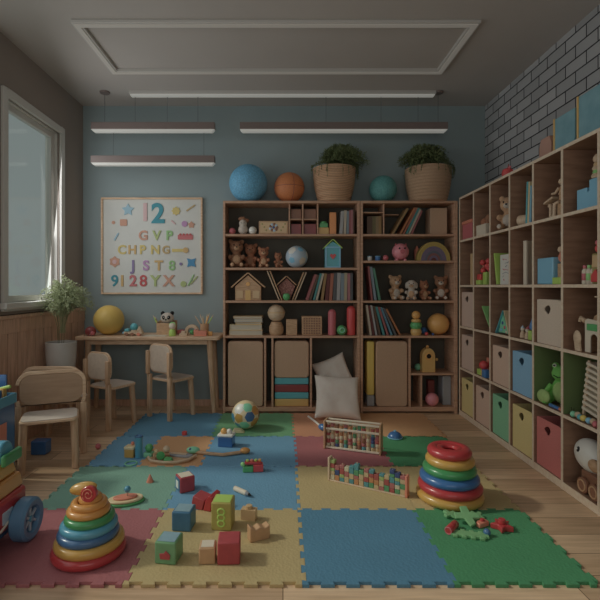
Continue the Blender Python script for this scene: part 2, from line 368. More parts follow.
def disc(r, n=14): return [(r * math.cos(2 * math.pi * i / n), r * math.sin(2 * math.pi * i / n)) for i in range(n)]
def stick(l, w_, a): return [(c * math.cos(R(a)) - s_ * math.sin(R(a)), c * math.sin(R(a)) + s_ * math.cos(R(a))) for c, s_ in ((-l / 2, -w_ / 2), (l / 2 - w_, -w_ / 2), (l / 2, 0), (l / 2 - w_, w_ / 2), (-l / 2, w_ / 2))]
pshape('star', starpts(5, 6.5, 3.4), 128.1, 210.1, 'p_ice'); pshape('sun', starpts(8, 4.6, 3.4), 175.9, 211.2, 'p_yellow')
pshape('pencil', stick(11, 1.4, 35), 190.8, 208, 'p_tan'); pshape('dot', disc(1.7), 113.5, 222.7, 'p_peach'); pshape('square', rrect(-3.5, 3.5, -3.3, 3.3, 1), 123.6, 222.7, 'p_peach')
pshape('dash', stick(6, 1.5, -40), 173.5, 222.7, 'p_pink'); pshape('leaf', disc(3), 184.4, 224, 'p_lilac'); pshape('flower', starpts(5, 3.6, 2.4), 191.2, 225, 'p_peach')
pshape('arrow', stick(9, 1.6, 60), 116.7, 236.5, 'p_ice'); pshape('train', rrect(-7.5, 7.5, -2.4, 2.4, .8), 185.2, 237.3, 'p_rose')
for q in (-5, -1.6, 1.8, 5): pshape('train_window', disc(1.1, 8), 185.2 + q, 234.6, 'p_red', -.0225)
pshape('key', stick(15, 3, 0), 179.5, 250.4, 'p_yellow'); pshape('key_ring', disc(2.8), 185.5, 250.3, 'p_gold', -.0225)
pshape('flower', starpts(6, 5.6, 4.3), 114.8, 261.8, 'p_peach'); pshape('dot', disc(1.5), 180.7, 264, 'p_purple'); pshape('flower', starpts(4, 6.2, 3.2, 45), 191.3, 262.7, 'p_blue')
pshape('leaf', disc(3), 183.3, 284, 'p_olive'); pshape('stalk', stick(13, 1.2, 62), 191, 280, 'p_green'); pshape('stalk', stick(11, 1.2, 48), 194, 280, 'p_olive')
pshape('flower_centre', disc(2.2), 114.8, 261.8, 'p_pink', -.0225)

# ------------------------------------------------------------------ foam play mat: puzzle tiles, each lifts away
MT = .014
rows_y = [1.725, 2.30, 2.85, 3.42, 4.04]  # front to back
cols = [[-1.62, -.60, .072, .640, 1.172], [-1.245, -.60, .072, .640, 1.172], [-1.222, -.905, -.52, .078, .675, 1.178], [-1.20, -.54, .072, .62, 1.20]]
tones = {'blue': (36, 90, 116), 'green': (24, 100, 58), 'yellow': (130, 112, 62), 'pink': (120, 62, 66), 'orange': (142, 100, 54), 'orange red': (142, 90, 54),
         'aqua green': (70, 112, 96), 'sky blue': (52, 104, 132), 'deep blue': (44, 98, 124), 'leaf green': (58, 112, 72), 'deep red': (124, 44, 50)}
def foam(c):
    if 'foam ' + c in _m: return _m['foam ' + c]
    m = mat('foam ' + c, tones[c], .75, 'noise', tuple(v * .96 for v in tones[c]), 3, k=3.1, spec=.25, ds=.32)
    N = m.node_tree.nodes; L = m.node_tree.links
    v = N.new('ShaderNodeTexVoronoi'); v.inputs['Scale'].default_value = 85; tc = [x for x in N if x.type == 'TEX_COORD'][0]
    L.new(tc.outputs['Object'], v.inputs['Vector']); bp = N.new('ShaderNodeBump'); bp.inputs['Strength'].default_value = .35; bp.inputs['Distance'].default_value = .004
    L.new(v.outputs['Distance'], bp.inputs['Height']); L.new(bp.outputs[0], N['Principled BSDF'].inputs['Normal'])
    return m
plan = [[('pink', 'pink'), ('yellow', 'yellow'), ('blue', 'blue'), ('green', 'green')],
        [('aqua green', 'pale green'), ('sky blue', 'blue'), ('yellow', 'yellow'), ('yellow', 'yellow')],
        [('sky blue', 'blue'), ('orange', 'orange'), ('sky blue', 'blue'), ('pink', 'pink'), ('green', 'green')],
        [('deep blue', 'blue'), ('leaf green', 'green'), ('orange red', 'orange'), ('orange', 'orange')]]
mlab = [['front row, under the tall stacking cone and toy truck', 'front row, under most of the toy blocks', 'front row, nothing on it', 'front row, with green foam puzzle pieces on it'],
        ['second row, at the left edge', 'second row, with a red cube and white marker', 'second row, behind the plain blue tile, under the bead fence', 'second row, under the rainbow ring stack'],
        ['third row, at the left edge', 'third row, under the wooden toy tray', 'third row, with the blue cup and wooden spoon', 'third row, under the bead frame', 'third row, right of the bead frame'],
        ['back row, near the desk and chairs', 'back row, under the patchwork ball', 'back row, in front of the cushions', 'back row, at the right corner']]
def teeth(a, b, pitch=.094, amp=.017):
    """meander along a..b: list of (t, offset), flat at both ends"""
    n = max(1, round((b - a) / pitch)); q = (b - a) / n; out = [(a, 0)]
    for i in range(n):
        s_ = a + i * q; out += [(s_ + q * .28, 0), (s_ + q * .22, amp), (s_ + q * .78, amp), (s_ + q * .72, 0)]
    out.append((b, 0)); return out
def hseam(i, x0, x1):
    brk = set()
    for r_ in (i - 1, i):
        if 0 <= r_ < 4: brk |= set(cols[r_])
    brk = sorted(v for v in brk if x0 - 1e-6 <= v <= x1 + 1e-6)
    brk = sorted(set([x0, x1] + brk)); bb = [brk[0]]
    for v in brk[1:]:
        if v - bb[-1] > .05 or v in (x1,): bb.append(v)
    if len(bb) > 2 and bb[-1] - bb[-2] < .05: bb.pop(-2)
    out = []
    for a, b in zip(bb, bb[1:]):
        out += [(p, rows_y[i] + q) for p, q in teeth(a, b)][(1 if out else 0):]
    return out
def vseam(r_, c_): return [(cols[r_][c_] + q, p) for p, q in teeth(rows_y[r_], rows_y[r_ + 1])]
for r_ in range(4):
    for c_ in range(len(cols[r_]) - 1):
        x0, x1 = cols[r_][c_], cols[r_][c_ + 1]
        pts = hseam(r_, x0, x1) + vseam(r_, c_ + 1)[1:] + hseam(r_ + 1, x0, x1)[::-1][1:] + vseam(r_, c_)[::-1][1:-1]
        cx, cy = (x0 + x1) / 2, (rows_y[r_] + rows_y[r_ + 1]) / 2
        one('foam_mat_tile', MB().prism([((x - cx) * .9986, (y_ - cy) * .9986) for x, y_ in pts], 0, MT, 'Z'), foam(plan[r_][c_][0]), '%s foam puzzle tile, %s' % (plan[r_][c_][1], mlab[r_][c_]), 'play mat',
            (cx, cy, 0.0003), 'interlocking foam floor tiles', bev=.0015, smooth=False)
def gp(px, py, z=MT): # where a floor contact seen at this pixel stands in the room
    Y = (CH - z) * 463 / (py - 286); return (px - 283) * Y / 463, Y

# ------------------------------------------------------------------ bookcases on the back wall
YS, YE = 4.08, 4.342
ZA, ZB, ZBR, ZC_, ZD, ZE = 1.585, 1.288, 1.350, .997, .687, .058
def shx(px, Y=4.12): return (px - 283) * Y / 463
def panel(mbargs, name, t, m='pine', bev=.002): return MB().box(*mbargs).build(name, m, t, bev=bev)
bcl = empty('bookcase', 'wide wooden bookcase left of centre, holding the blue and orange balls on top', 'bookcase', (.075, YS, 0), 0, 'wooden bookcases against the back wall')
def bc_local(t, x0): return lambda a, b, c, d, e, f: (a - x0, b - x0, c - YS, d - YS, e, f)
g = bc_local(bcl, .075)
xl, xr = -.529, .679; H = 1.878
panel(g(xl, xl + .02, YS, YE, 0, H), 'side_panel', bcl); panel(g(xr - .022, xr, YS, YE, 0, H), 'side_panel', bcl)
panel(g(xl + .0205, xr - .0225, YS, YE - .012, H - .022, H), 'top_panel', bcl)
for z in (ZA, ZB, ZC_, ZD): panel(g(xl + .0205, xr - .0225, YS + .002, YE - .012, z - .02, z), 'shelf', bcl)
panel(g(xl + .0205, xr - .0225, YS + .002, YE - .012, .02, ZE), 'bottom_panel', bcl)
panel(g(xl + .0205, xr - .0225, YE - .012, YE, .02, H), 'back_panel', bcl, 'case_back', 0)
vx = [shx(228, 4.08) + 0, -.158, -.093, .247]
for x in vx[1:]: panel(g(x - .009, x + .009, YS + .004, YE - .013, ZE + .0005, ZD - .0205), 'divider', bcl)
# cubby dividers in the top row
for x in (.058, .176, .308): panel(g(x - .006, x + .006, YS + .02, YE - .013, ZA + .0005, H - .0225), 'cubby_divider', bcl)
panel(g(.0645, .1695, YS + .02, YE - .013, 1.712, 1.722), 'cubby_shelf', bcl); panel(g(.1825, .3015, YS + .02, YE - .013, 1.712, 1.722), 'cubby_shelf', bcl)
bcr = empty('bookcase', 'narrower wooden bookcase right of centre, holding the teal ball on top', 'bookcase', (1.11, YS, 0), 0, 'wooden bookcases against the back wall')
g = bc_local(bcr, 1.11)
xl2, xr2 = .683, 1.540
panel(g(xl2, xl2 + .022, YS, YE, 0, H), 'side_panel', bcr); panel(g(xr2 - .03, xr2, YS, YE, 0, H), 'side_panel', bcr)
panel(g(xl2 + .0225, xr2 - .0305, YS, YE - .012, H - .022, H), 'top_panel', bcr)
for z in (ZA, ZBR, ZC_, ZD): panel(g(xl2 + .0225, xr2 - .0305, YS + .002, YE - .012, z - .02, z), 'shelf', bcr)
panel(g(xl2 + .0225, xr2 - .0305, YS + .002, YE - .012, .02, ZE), 'bottom_panel', bcr)
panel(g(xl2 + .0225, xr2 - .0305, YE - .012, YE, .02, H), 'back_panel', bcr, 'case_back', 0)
panel(g(1.110, 1.128, YS + .004, YE - .013, ZE + .0005, ZD - .0205), 'divider', bcr)
panel(g(1.1285, 1.5095, YS + .004, YE - .013, .338, .356), 'shelf', bcr)
panel(g(1.215, 1.229, YS + .004, YE - .013, ZE + .0005, .3375), 'divider', bcr)
panel(g(.888, .898, YS + .02, YE - .013, ZA + .0005, H - .0225), 'cubby_divider', bcr); panel(g(.7055, .8875, YS + .02, YE - .013, 1.772, 1.782), 'cubby_shelf', bcr); panel(g(.8985, 1.06, YS + .15, YE - .013, 1.772, 1.782), 'cubby_shelf', bcr)

# ------------------------------------------------------------------ cube shelf along the right wall
SX, SXE = 1.545, 1.892
Y0, CW, NC = 4.055, .298, 7
zrow = [1.515, 1.126, .772, .410, .035]
csh = empty('cube_shelf', 'tall wooden cube storage shelf along the brick wall on the right', 'cube shelf', (SX, 3.0, 0))
def cp(a, b, y0, y1, z0, z1, name, m='shelf_wood', bev=.0015): return MB().box(a - SX, b - SX, y0 - 3, y1 - 3, z0, z1).build(name, m, csh, bev=bev)
YN = Y0 - CW * NC
te = .009
for i in range(NC + 1):
    y = Y0 - CW * i; cp(SX + .003, SXE - .012, y - .008, y + .008, .0, 1.88, 'divider' if 0 < i < NC else 'side_panel')
    cp(SX - .001, SX + .003, y - .0085, y + .0085, .0, 1.88, 'edge_strip', 'shelf_edge', .0008)
for z in zrow:
    for i in range(NC):
        y = Y0 - CW * i; cp(SX + .003, SXE - .012, y - CW + .0082, y - .0082, z - .009 if z > .1 else .002, z + .009, 'shelf')
        cp(SX - .001, SX + .003, y - CW + .0088, y - .0088, z - .009 if z > .1 else .002, z + .009, 'edge_strip', 'shelf_edge', .0008)
cp(SX + .003, SXE, YN, Y0 + .008, 1.8805, 1.899, 'top_panel'); cp(SX - .001, SX + .003, YN, Y0 + .0085, 1.8805, 1.899, 'edge_strip', 'shelf_edge', .0008)
for i in (4, 5): cp(SX + .004, SXE - .013, Y0 - CW * i - .0105, Y0 - CW * i - .0082, .4196, .7625, 'side_lining', 'green_panel', 0)
for r_ in range(5):
    z1 = [1.88] + [z - .0095 for z in zrow[:-1]]
    for i in range(NC):
        y = Y0 - CW * i
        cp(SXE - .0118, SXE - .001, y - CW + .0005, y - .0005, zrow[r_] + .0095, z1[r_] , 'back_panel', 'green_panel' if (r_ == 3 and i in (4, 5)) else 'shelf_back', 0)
zs = [z + .0093 for z in zrow]
def cell(c, r_): # far y, near y, floor height
    return Y0 - CW * c - .008, Y0 - CW * (c + 1) + .008, zs[r_]

def bin_box(c, r_, m, label, h=.285, wd=.252, dx=.012, dy=0, dp=.30):
    yf, yn, z = cell(c, r_); yc = (yf + yn) / 2 + dy
    t = empty('storage_bin', label, 'storage bin', (SX + dx, yc, z + .0002), 0, 'handled storage bins in the cube shelf')
    a = wd / 2; th = .006
    # front face (towards the room) with a teardrop handle hole, cut as an outline with a hole
    n = 16; hole = []
    for i in range(n):
        an = 2 * math.pi * i / n; rr = .024 * (1 + .50 * math.cos(an - R(130)) ** 3)
        hole.append((.018 + rr * 1.25 * math.cos(an), h - .062 + rr * 1.0 * math.sin(an)))
    outer = []
    for i in range(n):
        an = 2 * math.pi * i / n; cy, cz = math.cos(an), math.sin(an)
        k_ = min((a - .018 * (1 if cy > 0 else -1)) / abs(cy) if abs(cy) > 1e-6 else 9, (.062 if cz > 0 else h - .062) / abs(cz) if abs(cz) > 1e-6 else 9)
        outer.append((.018 + k_ * cy, h - .062 + k_ * cz))
    for cr_ in ((-a, 0), (a, 0), (-a, h), (a, h)):
        j = min(range(n), key=lambda q: (outer[q][0] - cr_[0]) ** 2 + (outer[q][1] - cr_[1]) ** 2); outer[j] = cr_
    mb = MB(); vs = []
    for x in (0, th):
        for p in hole: vs.append((x, p[0], p[1]))
        for p in outer: vs.append((x, p[0], p[1]))
    fs = []
    for i in range(n):
        j = (i + 1) % n
        fs += [(i, j, n + j, n + i), (2 * n + i, 3 * n + i, 3 * n + j, 2 * n + j), (i, 2 * n + i, 2 * n + j, j), (n + i, n + j, 3 * n + j, 3 * n + i)]
    mb.raw(vs, fs)
    mb.box(th, dp, -a, -a + th, 0, h); mb.box(th, dp, a - th, a, 0, h); mb.box(dp - th, dp, -a + th, a - th, 0, h); mb.box(th, dp - th, -a + th, a - th, 0, .006)
    mb.build('bin_body', m, t, smooth=False)
    rim = MB(); rim.box(-.002, .004, -a + .02, a - .02, h - .0, h + .003); rim.build('hem', m, t)
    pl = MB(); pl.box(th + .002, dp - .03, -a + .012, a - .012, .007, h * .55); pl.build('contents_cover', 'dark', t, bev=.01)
    return t
for n, c in dict(bin_tan=(124, 106, 94), bin_yellow=(134, 118, 66), bin_green=(70, 120, 88), bin_blue=(70, 108, 132), bin_red=(126, 64, 60), bin_white=(124, 112, 98), bin_oat=(128, 106, 90)).items():
    C(n, c, .85, 'fabric', tuple(v * .95 for v in c), 120, .1, k=4.2)
bin_box(0, 4, 'bin_yellow', 'yellow storage bin on the lowest row beside the bookcase')
bin_box(1, 4, 'bin_oat', 'beige storage bin on the lowest row, between yellow and green bins')
bin_box(2, 4, 'bin_green', 'mint green storage bin on the lowest row of the cube shelf')
bin_box(3, 4, 'bin_yellow', 'yellow storage bin on the lowest row, between the green and red bins')
bin_box(4, 4, 'bin_red', 'red storage bin on the lowest row, next to the white bird toy')
bin_box(0, 3, 'bin_tan', 'tan storage bin in the second row from the floor, beside the bookcase')
bin_box(2, 3, 'bin_oat', 'beige storage bin in second row from the floor, left of blue bin', .27)
bin_box(3, 3, 'bin_blue', 'light blue storage bin in the second row from the floor', .27)
bin_box(0, 2, 'bin_tan', 'tan storage bin in the middle row, beside the bookcase', .29)
t = bin_box(4, 2, 'bin_white', 'large cream storage bin with a raised handle, middle row of cube shelf', .262, .245)
MB().tube([(.03 + .0, -.06, .255), (.10, -.04, .285), (.16, 0, .292), (.22, .05, .28), (.25, .08, .255)], .005, 8).build('handle', 'bin_white', t)

# ------------------------------------------------------------------ desk
DT = .69
dk = empty('desk', 'long low light-wood desk against the blue wall', 'desk', (-1.173, 4.165, 0))
MB().prism(rrect(-.625, .625, -.185, .183, .03), DT - .032, DT, 'Z').build('desk_top', 'birch', dk, bev=.006)
MB().box(-.55, .55, -.13, .14, DT - .075, DT - .0325).build('apron', 'birch', dk, bev=.003)
for sx in (-1, 1):
    for sy in (-1, 1): MB().tube([(sx * .530, sy * .115, DT - .0325), (sx * .562, .032 + sy * .098, .0)], .027, 20, r2=.021).build('leg', 'birch_up', dk)

# ------------------------------------------------------------------ chairs
C('chair_panel', (134, 120, 104), .7, 'fabric', (128, 114, 98), 40, .03, k=3.2)
C('chair_seat', (136, 126, 116), .6, 'fabric', (130, 120, 110), 30, .03, k=3.3)
def chair(label, loc, rz, wd, dp, sh, bh, panel_m, seat_m, arch=False):
    """facing +Y locally"""
    t = empty('child_chair', label, 'chair', loc, rz, "small wooden children's chairs")
    a = wd / 2; d = dp / 2
    sw = a if not arch else a * .79
    pts = rrect(-sw, sw, -d + .01, d + .015, .045, 6)
    MB().prism(pts, sh - .024, sh - .006, 'Z').build('seat', 'birch', t, bev=.004)
    MB().prism([(x * .95, y * .95) for x, y in pts], sh - .0058, sh, 'Z').build('seat_pad', seat_m, t, bev=.002)
    for sx in (-1, 1):
        MB().tube([(sx * (sw - .025), d - .03, sh - .0245), (sx * (sw - .016), d - .005, 0)], .024, 16, r2=.021).build('leg', 'birch_up', t)
        MB().box(-.019, .019, -.016, .016, 0, sh + .03).build('leg', 'birch_up', t, bev=.005, loc=(sx * (a - .016), -d - .006, 0))
    z0, z1 = sh + .045, bh
    if arch: z0 = sh + .035
    if arch:
        mb = MB()
        # arch frame around a solid panel
        outer = [(x, z) for x, z in rrect(-a, a, sh - .02, z1, .085, 8) if z > sh + .02]
        n = len(outer); inner = []
        for x, z in outer: inner.append((x * (a - .022) / a, z - .022 * max(0, (z - (z1 - .085)) / .085)))
        strip = sorted(range(n), key=lambda i: 0)
        mb.raw([(x, -.016, z) for x, z in outer + inner] + [(x, .012, z) for x, z in outer + inner],
               [(i, i + 1, n + i + 1, n + i) for i in range(n - 1)] + [(2 * n + i, 3 * n + i, 3 * n + i + 1, 2 * n + i + 1) for i in range(n - 1)] +
               [(i, 2 * n + i, 2 * n + i + 1, i + 1) for i in range(n - 1)] + [(n + i, n + i + 1, 3 * n + i + 1, 3 * n + i) for i in range(n - 1)] +
               [(0, n, 3 * n, 2 * n), (n - 1, 3 * n - 1, 4 * n - 1, 2 * n - 1)])
        mb.build('back_frame', 'birch', t, bev=.003, loc=(0, -d - .004, 0))
        pin = rrect(-a + .0225, a - .0225, z0, z1 - .0225, .064, 8)
        pin = [(x, z) if z > (z0 + z1) / 2 else (x, max(z, z0)) for x, z in pin]
        MB().prism(pin, -.010, .008).build('backrest', panel_m, t, bev=.003, loc=(0, -d - .004, 0))
    else:
        MB().prism(rrect(-a + .002, a - .002, z0, z1, .07, 8), -.026, -.0085, X=TR(0, -d + .026, 0)).build('back_frame', 'birch', t, bev=.005)
        MB().prism(rrect(-a + .016, a - .016, z0 + .012, z1 - .012, .06, 8), -.008, .004, X=TR(0, -d + .026, 0)).build('backrest', panel_m, t, bev=.004)
        MB().prism(rrect(-a + .016, a - .016, z0 + .012, z1 - .012, .06, 8), -.034, -.0265, X=TR(0, -d + .026, 0)).build('backrest_cover', panel_m, t, bev=.003)
        for sx in (-1, 1): MB().box(-.016, .016, -.014, .014, sh + .0305, z1 - .06).build('back_post', 'birch_up', t, bev=.005, loc=(sx * (a - .010), -d - .006 - .014, 0))
    return t
C('arch_panel', (116, 92, 68), .6, 'wood', (108, 84, 60), 9, .04, stretch=(1, 7, 7), k=3.2)
chair('front chair with arched brown back and pale seat, beside the toy truck', (-1.472, 2.93, 0), R(203), .415, .255, .318, .572, 'arch_panel', 'chair_seat', True)
chair('pale-backed wooden chair turned to the right, under the left half of the desk', (-1.395, 3.775, 0), R(-29), .275, .265, .335, .605, 'chair_panel', 'chair_seat')
Z0_ = .0148
chC = chair('pale-backed wooden chair with its feet on the blue mat at the desk', (-.955, 3.985, .0072), R(-35), .285, .26, .335, .625, 'chair_panel', 'chair_seat')

chC.location.z = Z0_
chair('chair with arched back standing behind the front chair, near the plant', (-1.62, 3.365, 0), 0, .42, .235, .318, .563, 'arch_panel', 'chair_seat', True)
st = empty('plant_stool', 'low round wooden stool hidden under the white plant pot', 'stool', (-1.735, 3.62, 0))
MB().cyl(.108, .415, .44, 32).build('stool_top', 'birch', st, bev=.003)
for k in range(3): MB().tube([(.06 * math.cos(k * 2.094), .06 * math.sin(k * 2.094), .4145), (.09 * math.cos(k * 2.094), .09 * math.sin(k * 2.094), 0)], .014, 12).build('leg', 'birch_up', st)
C('pot_white', (118, 114, 108), .5, 'noise', (112, 108, 102), 8, .03, k=3.3)
def frond_cloud(name, parent, m, rnd, base, n, reach, height, lean=0, spread=1.0, leaf=.016, sub=26, droop=.35, ylim=None, minz=None, xlim=None):
    mb = MB()
    for i in range(n):
        a = rnd.uniform(0, 2 * math.pi); rr = reach * rnd.uniform(.25, 1) * spread; hh = height * rnd.uniform(.5, 1)
        ex, ey = base[0] + rr * math.cos(a) + lean, base[1] + rr * math.sin(a) * .8
        p0 = Vector((base[0] + rnd.uniform(-.02, .02), base[1] + rnd.uniform(-.02, .02), base[2])); p2 = Vector((ex, ey, base[2] + hh * (1 - droop * rr / reach))); p1 = Vector(((p0.x * 2 + ex) / 3, (p0.y * 2 + ey) / 3, base[2] + hh * 1.05))
        prev = None
        for k in range(sub + 1):
            t_ = k / sub; p = p0 * (1 - t_) ** 2 + p1 * 2 * t_ * (1 - t_) + p2 * t_ * t_
            if ylim: p.y = min(p.y, ylim)
            if xlim: p.x = max(p.x, xlim)
            if prev is not None and k % 3 == 0:
                dd = (p - prev).normalized() * .0012; s_ = Vector((-dd.y, dd.x, .0006))
                mb.raw([prev + s_, prev - s_, p - s_, p + s_], [(0, 1, 2, 3)])
            if k % 3 == 0: prev = p
            if t_ > .3:
                for q in (0, 1):
                    d = Vector((rnd.uniform(-1, 1), rnd.uniform(-1, 1), rnd.uniform(-.5, .9))).normalized() * leaf * rnd.uniform(.6, 1.2)
                    s_ = d.cross(Vector((rnd.uniform(-1, 1), rnd.uniform(-1, 1), rnd.uniform(-1, 1)))).normalized() * leaf * .13
                    e = p + d
                    if (ylim and e.y > ylim) or (minz and e.z < minz) or (xlim and e.x < xlim): continue
                    mb.raw([p, p + d * .5 + s_, e, p + d * .5 - s_], [(0, 1, 2, 3)])
    o = mb.build(name, m, parent, smooth=False); return o
rnd = random.Random(3)
t = empty('potted_fern', 'feathery green plant in a smooth white pot beside the window', 'potted plant', (-1.735, 3.62, .4402))
MB().lathe([(1e-4, 0), (.088, 0), (.096, .006), (.104, .075), (.110, .15), (.113, .248), (.109, .251), (.105, .248), (.103, .215), (1e-4, .213)], 40).build('pot', 'pot_white', t)
MB().cyl(.102, .20, .222).build('soil', 'soil', t)
mb = MB()
for i in range(7):
    a = i * .9; mb.tube([(.02 * math.cos(a), .02 * math.sin(a), .21), (.025 * math.cos(a), .025 * math.sin(a), .36), (.06 * math.cos(a) - .0, .05 * math.sin(a), .50)], .0022, 5)
mb.build('stem', 'stem', t)
frond_cloud('foliage', t, 'leaf_pale', rnd, (.02, -.02, .32), 230, .24, .50, lean=.02, leaf=.020, droop=.5, ylim=.70, xlim=-.115)

# ------------------------------------------------------------------ soft toys
def teddy(name, label, cat, loc, rz, s, fur, muzzle, group=None, ears='round', rot=None, standing=False, prone=False):
    t = empty(name, label, cat, loc, rz, group, rot)
    mb = MB(); S = lambda v: v * s
    def e(x, y, z, rx, ry, rz_, X=I4): mb.ball(1, X @ TR(S(x), S(y), S(z), s=(S(rx), S(ry), S(rz_))), 16)
    # 1 unit = height; facing -Y
    e(0, 0, .27, .21, .18, .26); e(0, -.03, .70, .235, .20, .215)
    if ears == 'round':
        for q in (-1, 1): e(q * .19, 0, .88, .085, .05, .085)
    elif ears == 'point':
        for q in (-1, 1): mb.lathe([(1e-4, S(.14)), (S(.07), 0), (1e-4, -S(.02))], 10, TR(S(q * .14), 0, S(.86)))
    else:
        for q in (-1, 1): e(q * .22, -.02, .66, .06, .09, .15)
    for q in (-1, 1):
        e(q * .22, -.10, .36, .075, .13, .09)
        if standing: e(q * .11, 0, .10, .085, .09, .13)
        else: e(q * .15, -.22, .095, .085, .17, .09)
    e(0, -.02, .5, .13, .12, .1)
    mb.build('body', fur, t, remesh=max(.0035, s * .028))
    m2 = MB(); m2.ball(1, TR(0, S(-.20), S(.655), s=(S(.10), S(.07), S(.075))), 14); m2.build('muzzle', muzzle, t)
    MB().ball(1, TR(0, S(-.27), S(.685), s=(S(.03), S(.02), S(.022))), 10).build('nose', 'black', t)
    for q in (-1, 1): MB().ball(S(.024), TR(S(q * .09), S(-.205), S(.755)), 10).build('eye', 'black', t)
    MB().ball(1, TR(0, S(-.155), S(.27), s=(S(.13), S(.045), S(.16))), 14).build('belly', muzzle, t)
    for q in (-1, 1):
        if not standing: MB().ball(1, TR(S(q * .15), S(-.375), S(.10), s=(S(.055), S(.02), S(.06))), 12).build('paw_pad', muzzle, t)
    return t
G = 'plush toys on the bookcases'
YI = 4.20
def ix(px, Y=YI): return (px - 283) * Y / 463
teddy('teddy_bear', 'sitting brown teddy bear with tan belly, leftmost plush on the second shelf', 'plush toy', (ix(236.5), 4.19, ZB + .001), .15, .27, 'brown_plush', 'tan_plush', G)
teddy('teddy_bear', 'plain dark brown teddy bear half behind the leftmost bear', 'plush toy', (ix(250.5), 4.255, ZB + .001), -.1, .24, 'rust_plush', 'brown_plush', G)
teddy('teddy_bear', 'small rust brown teddy bear with round ears, beside the dark brown bear', 'plush toy', (ix(263.5), 4.18, ZB + .001), .1, .20, 'rust_plush', 'tan_plush', G)
teddy('plush_fox', 'smallest reddish plush animal, next to the pale globe ball', 'plush toy', (ix(278), 4.19, ZB + .001), .3, .15, 'rust_plush', 'brown_plush', G, 'point')
teddy('teddy_bear', 'tan teddy bear sitting at left on the third shelf of right bookcase', 'plush toy', (ix(395, 4.2), 4.20, ZC_ + .001), .2, .24, 'tan_plush', 'white_plush', G)
teddy('plush_dog', 'cream and brown plush dog with floppy ears leaning beside the tan teddy', 'plush toy', (ix(410.5, 4.2), 4.17, ZC_ + .001), -.3, .20, 'white_plush', 'tan_plush', G, 'floppy')
teddy('plush_fox', 'rust coloured plush fox with pointed ears on the right bookcase', 'plush toy', (ix(423.5, 4.2), 4.20, ZC_ + .001), .3, .19, 'rust_plush', 'tan_plush', G, 'point')
teddy('teddy_bear', 'brown teddy bear with a white muzzle at the right end of the shelf', 'plush toy', (ix(440.5, 4.22), 4.215, ZC_ + .001), -.25, .235, 'brown_plush', 'white_plush', G)

# ------------------------------------------------------------------ balls
def ball(name, label, loc, r, m, cat='ball', extra=None, group=None):
    """resting on loc.z"""
    return one(name, MB().ball(r, n=40), m, label, cat, (loc[0], loc[1], loc[2] + r + .0002), group)
TOP = H
C('ball_blue', (50, 112, 140), .6, 'voronoi', (44, 100, 128), 70, .35, k=3.6); C('ball_teal', (46, 106, 104), .6, 'voronoi', (40, 96, 96), 80, .3, k=3.2)
ball('textured_ball', 'large light blue dimpled ball on top of the bookcase', (shx(248.5, 4.2), 4.18, TOP), .172, 'ball_blue')
ball('textured_ball', 'teal ball on top of the bookcase, between the two plant baskets', (shx(383, 4.2), 4.2, TOP), .124, 'ball_teal')
t = empty('toy_basketball', 'orange basketball on top of the bookcase beside the blue ball', 'ball', (shx(289.3, 4.2), 4.2, TOP + .0026), .3)
C('ball_orange', (136, 76, 26), .5, 'voronoi', (126, 68, 22), 160, .2, k=3.6)
MB().ball(.137, TR(0, 0, .137), 40).build('ball_body', 'ball_orange', t)
for X in (TR(0, 0, .137), TR(0, 0, .137, rx=R(90)), TR(0, 0, .137, ry=R(90))): MB().torus(.1365, .0022, X, 48, 8).build('seam', 'maroon', t)

# baskets with trailing plants
def basket(label, cx, cy, r0, r1, h, m, seed, lean):
    t = empty('basket_planter', label, 'potted plant', (cx, cy, TOP + .0002), 0, 'plants in woven baskets')
    prof = [(1e-4, 0), (r0 - .006, 0)]; nz = 26
    for i in range(nz + 1):
        u_ = i / nz; r_ = r0 + (r1 - r0) * u_ + .012 * math.sin(math.pi * u_)
        prof += [(r_ + .0018, h * u_ * .98 + .002), (r_ - .0004, h * (u_ + .5 / nz) * .98 + .002)]
    prof += [(r1 - .004, h), (r1 - .012, h - .004), (r1 - .014, h * .86), (1e-4, h * .86)]
    MB().lathe(prof, 44).build('basket', m, t)
    MB().torus(r1 - .002, .007, TR(0, 0, h), 44, 8).build('rim', m, t)
    MB().cyl(r1 - .016, h * .8, h * .875).build('soil', 'soil', t)
    rn = random.Random(seed)
    frond_cloud('foliage', t, 'leaf', rn, (0, 0, h * .84), 330, r1 * 1.22, .31, lean=lean, leaf=.028, droop=.5, ylim=4.35 - cy, minz=h * .8, sub=24)
    mb = MB()
    for i in range(26): # strands that trail over the rim
        a = rn.uniform(-math.pi, .0) if i % 2 else rn.uniform(-.6, .5); R1 = r1 + .014
        c_, s_ = math.cos(a), math.sin(a)
        pts = [(c_ * .03, s_ * .03, h * .88), (c_ * r1 * .8, s_ * r1 * .8, h + .05), (c_ * R1, s_ * R1, h + .012), (c_ * (R1 + .008), s_ * (R1 + .008), h - rn.uniform(.02, .11))]
        mb.tube(pts, .0014, 4)
        for j in range(30):
            u_ = rn.uniform(.3, 1) * 3; k_ = min(int(u_), 2); f_ = u_ - k_; p = Vector(pts[k_]).lerp(Vector(pts[k_ + 1]), f_)
            d = Vector((c_ * rn.uniform(0, 1), s_ * rn.uniform(0, 1), rn.uniform(-.6, .8))) * .022; q = Vector((-d.y, d.x, d.z * .3)) * .3
            mb.raw([p, p + d * .5 + q, p + d, p + d * .5 - q], [(0, 1, 2, 3)])
    mb.build('trailing_leaves', 'leaf', t, smooth=False)
basket('woven basket planter with small fern, left of the teal ball', shx(334, 4.2), 4.19, .143, .19, .30, 'wicker', 11, .09)
basket('wide woven basket planter with dark bushy fern, right of the teal ball', shx(427, 4.2), 4.17, .16, .20, .295, 'wicker_light', 12, -.03)

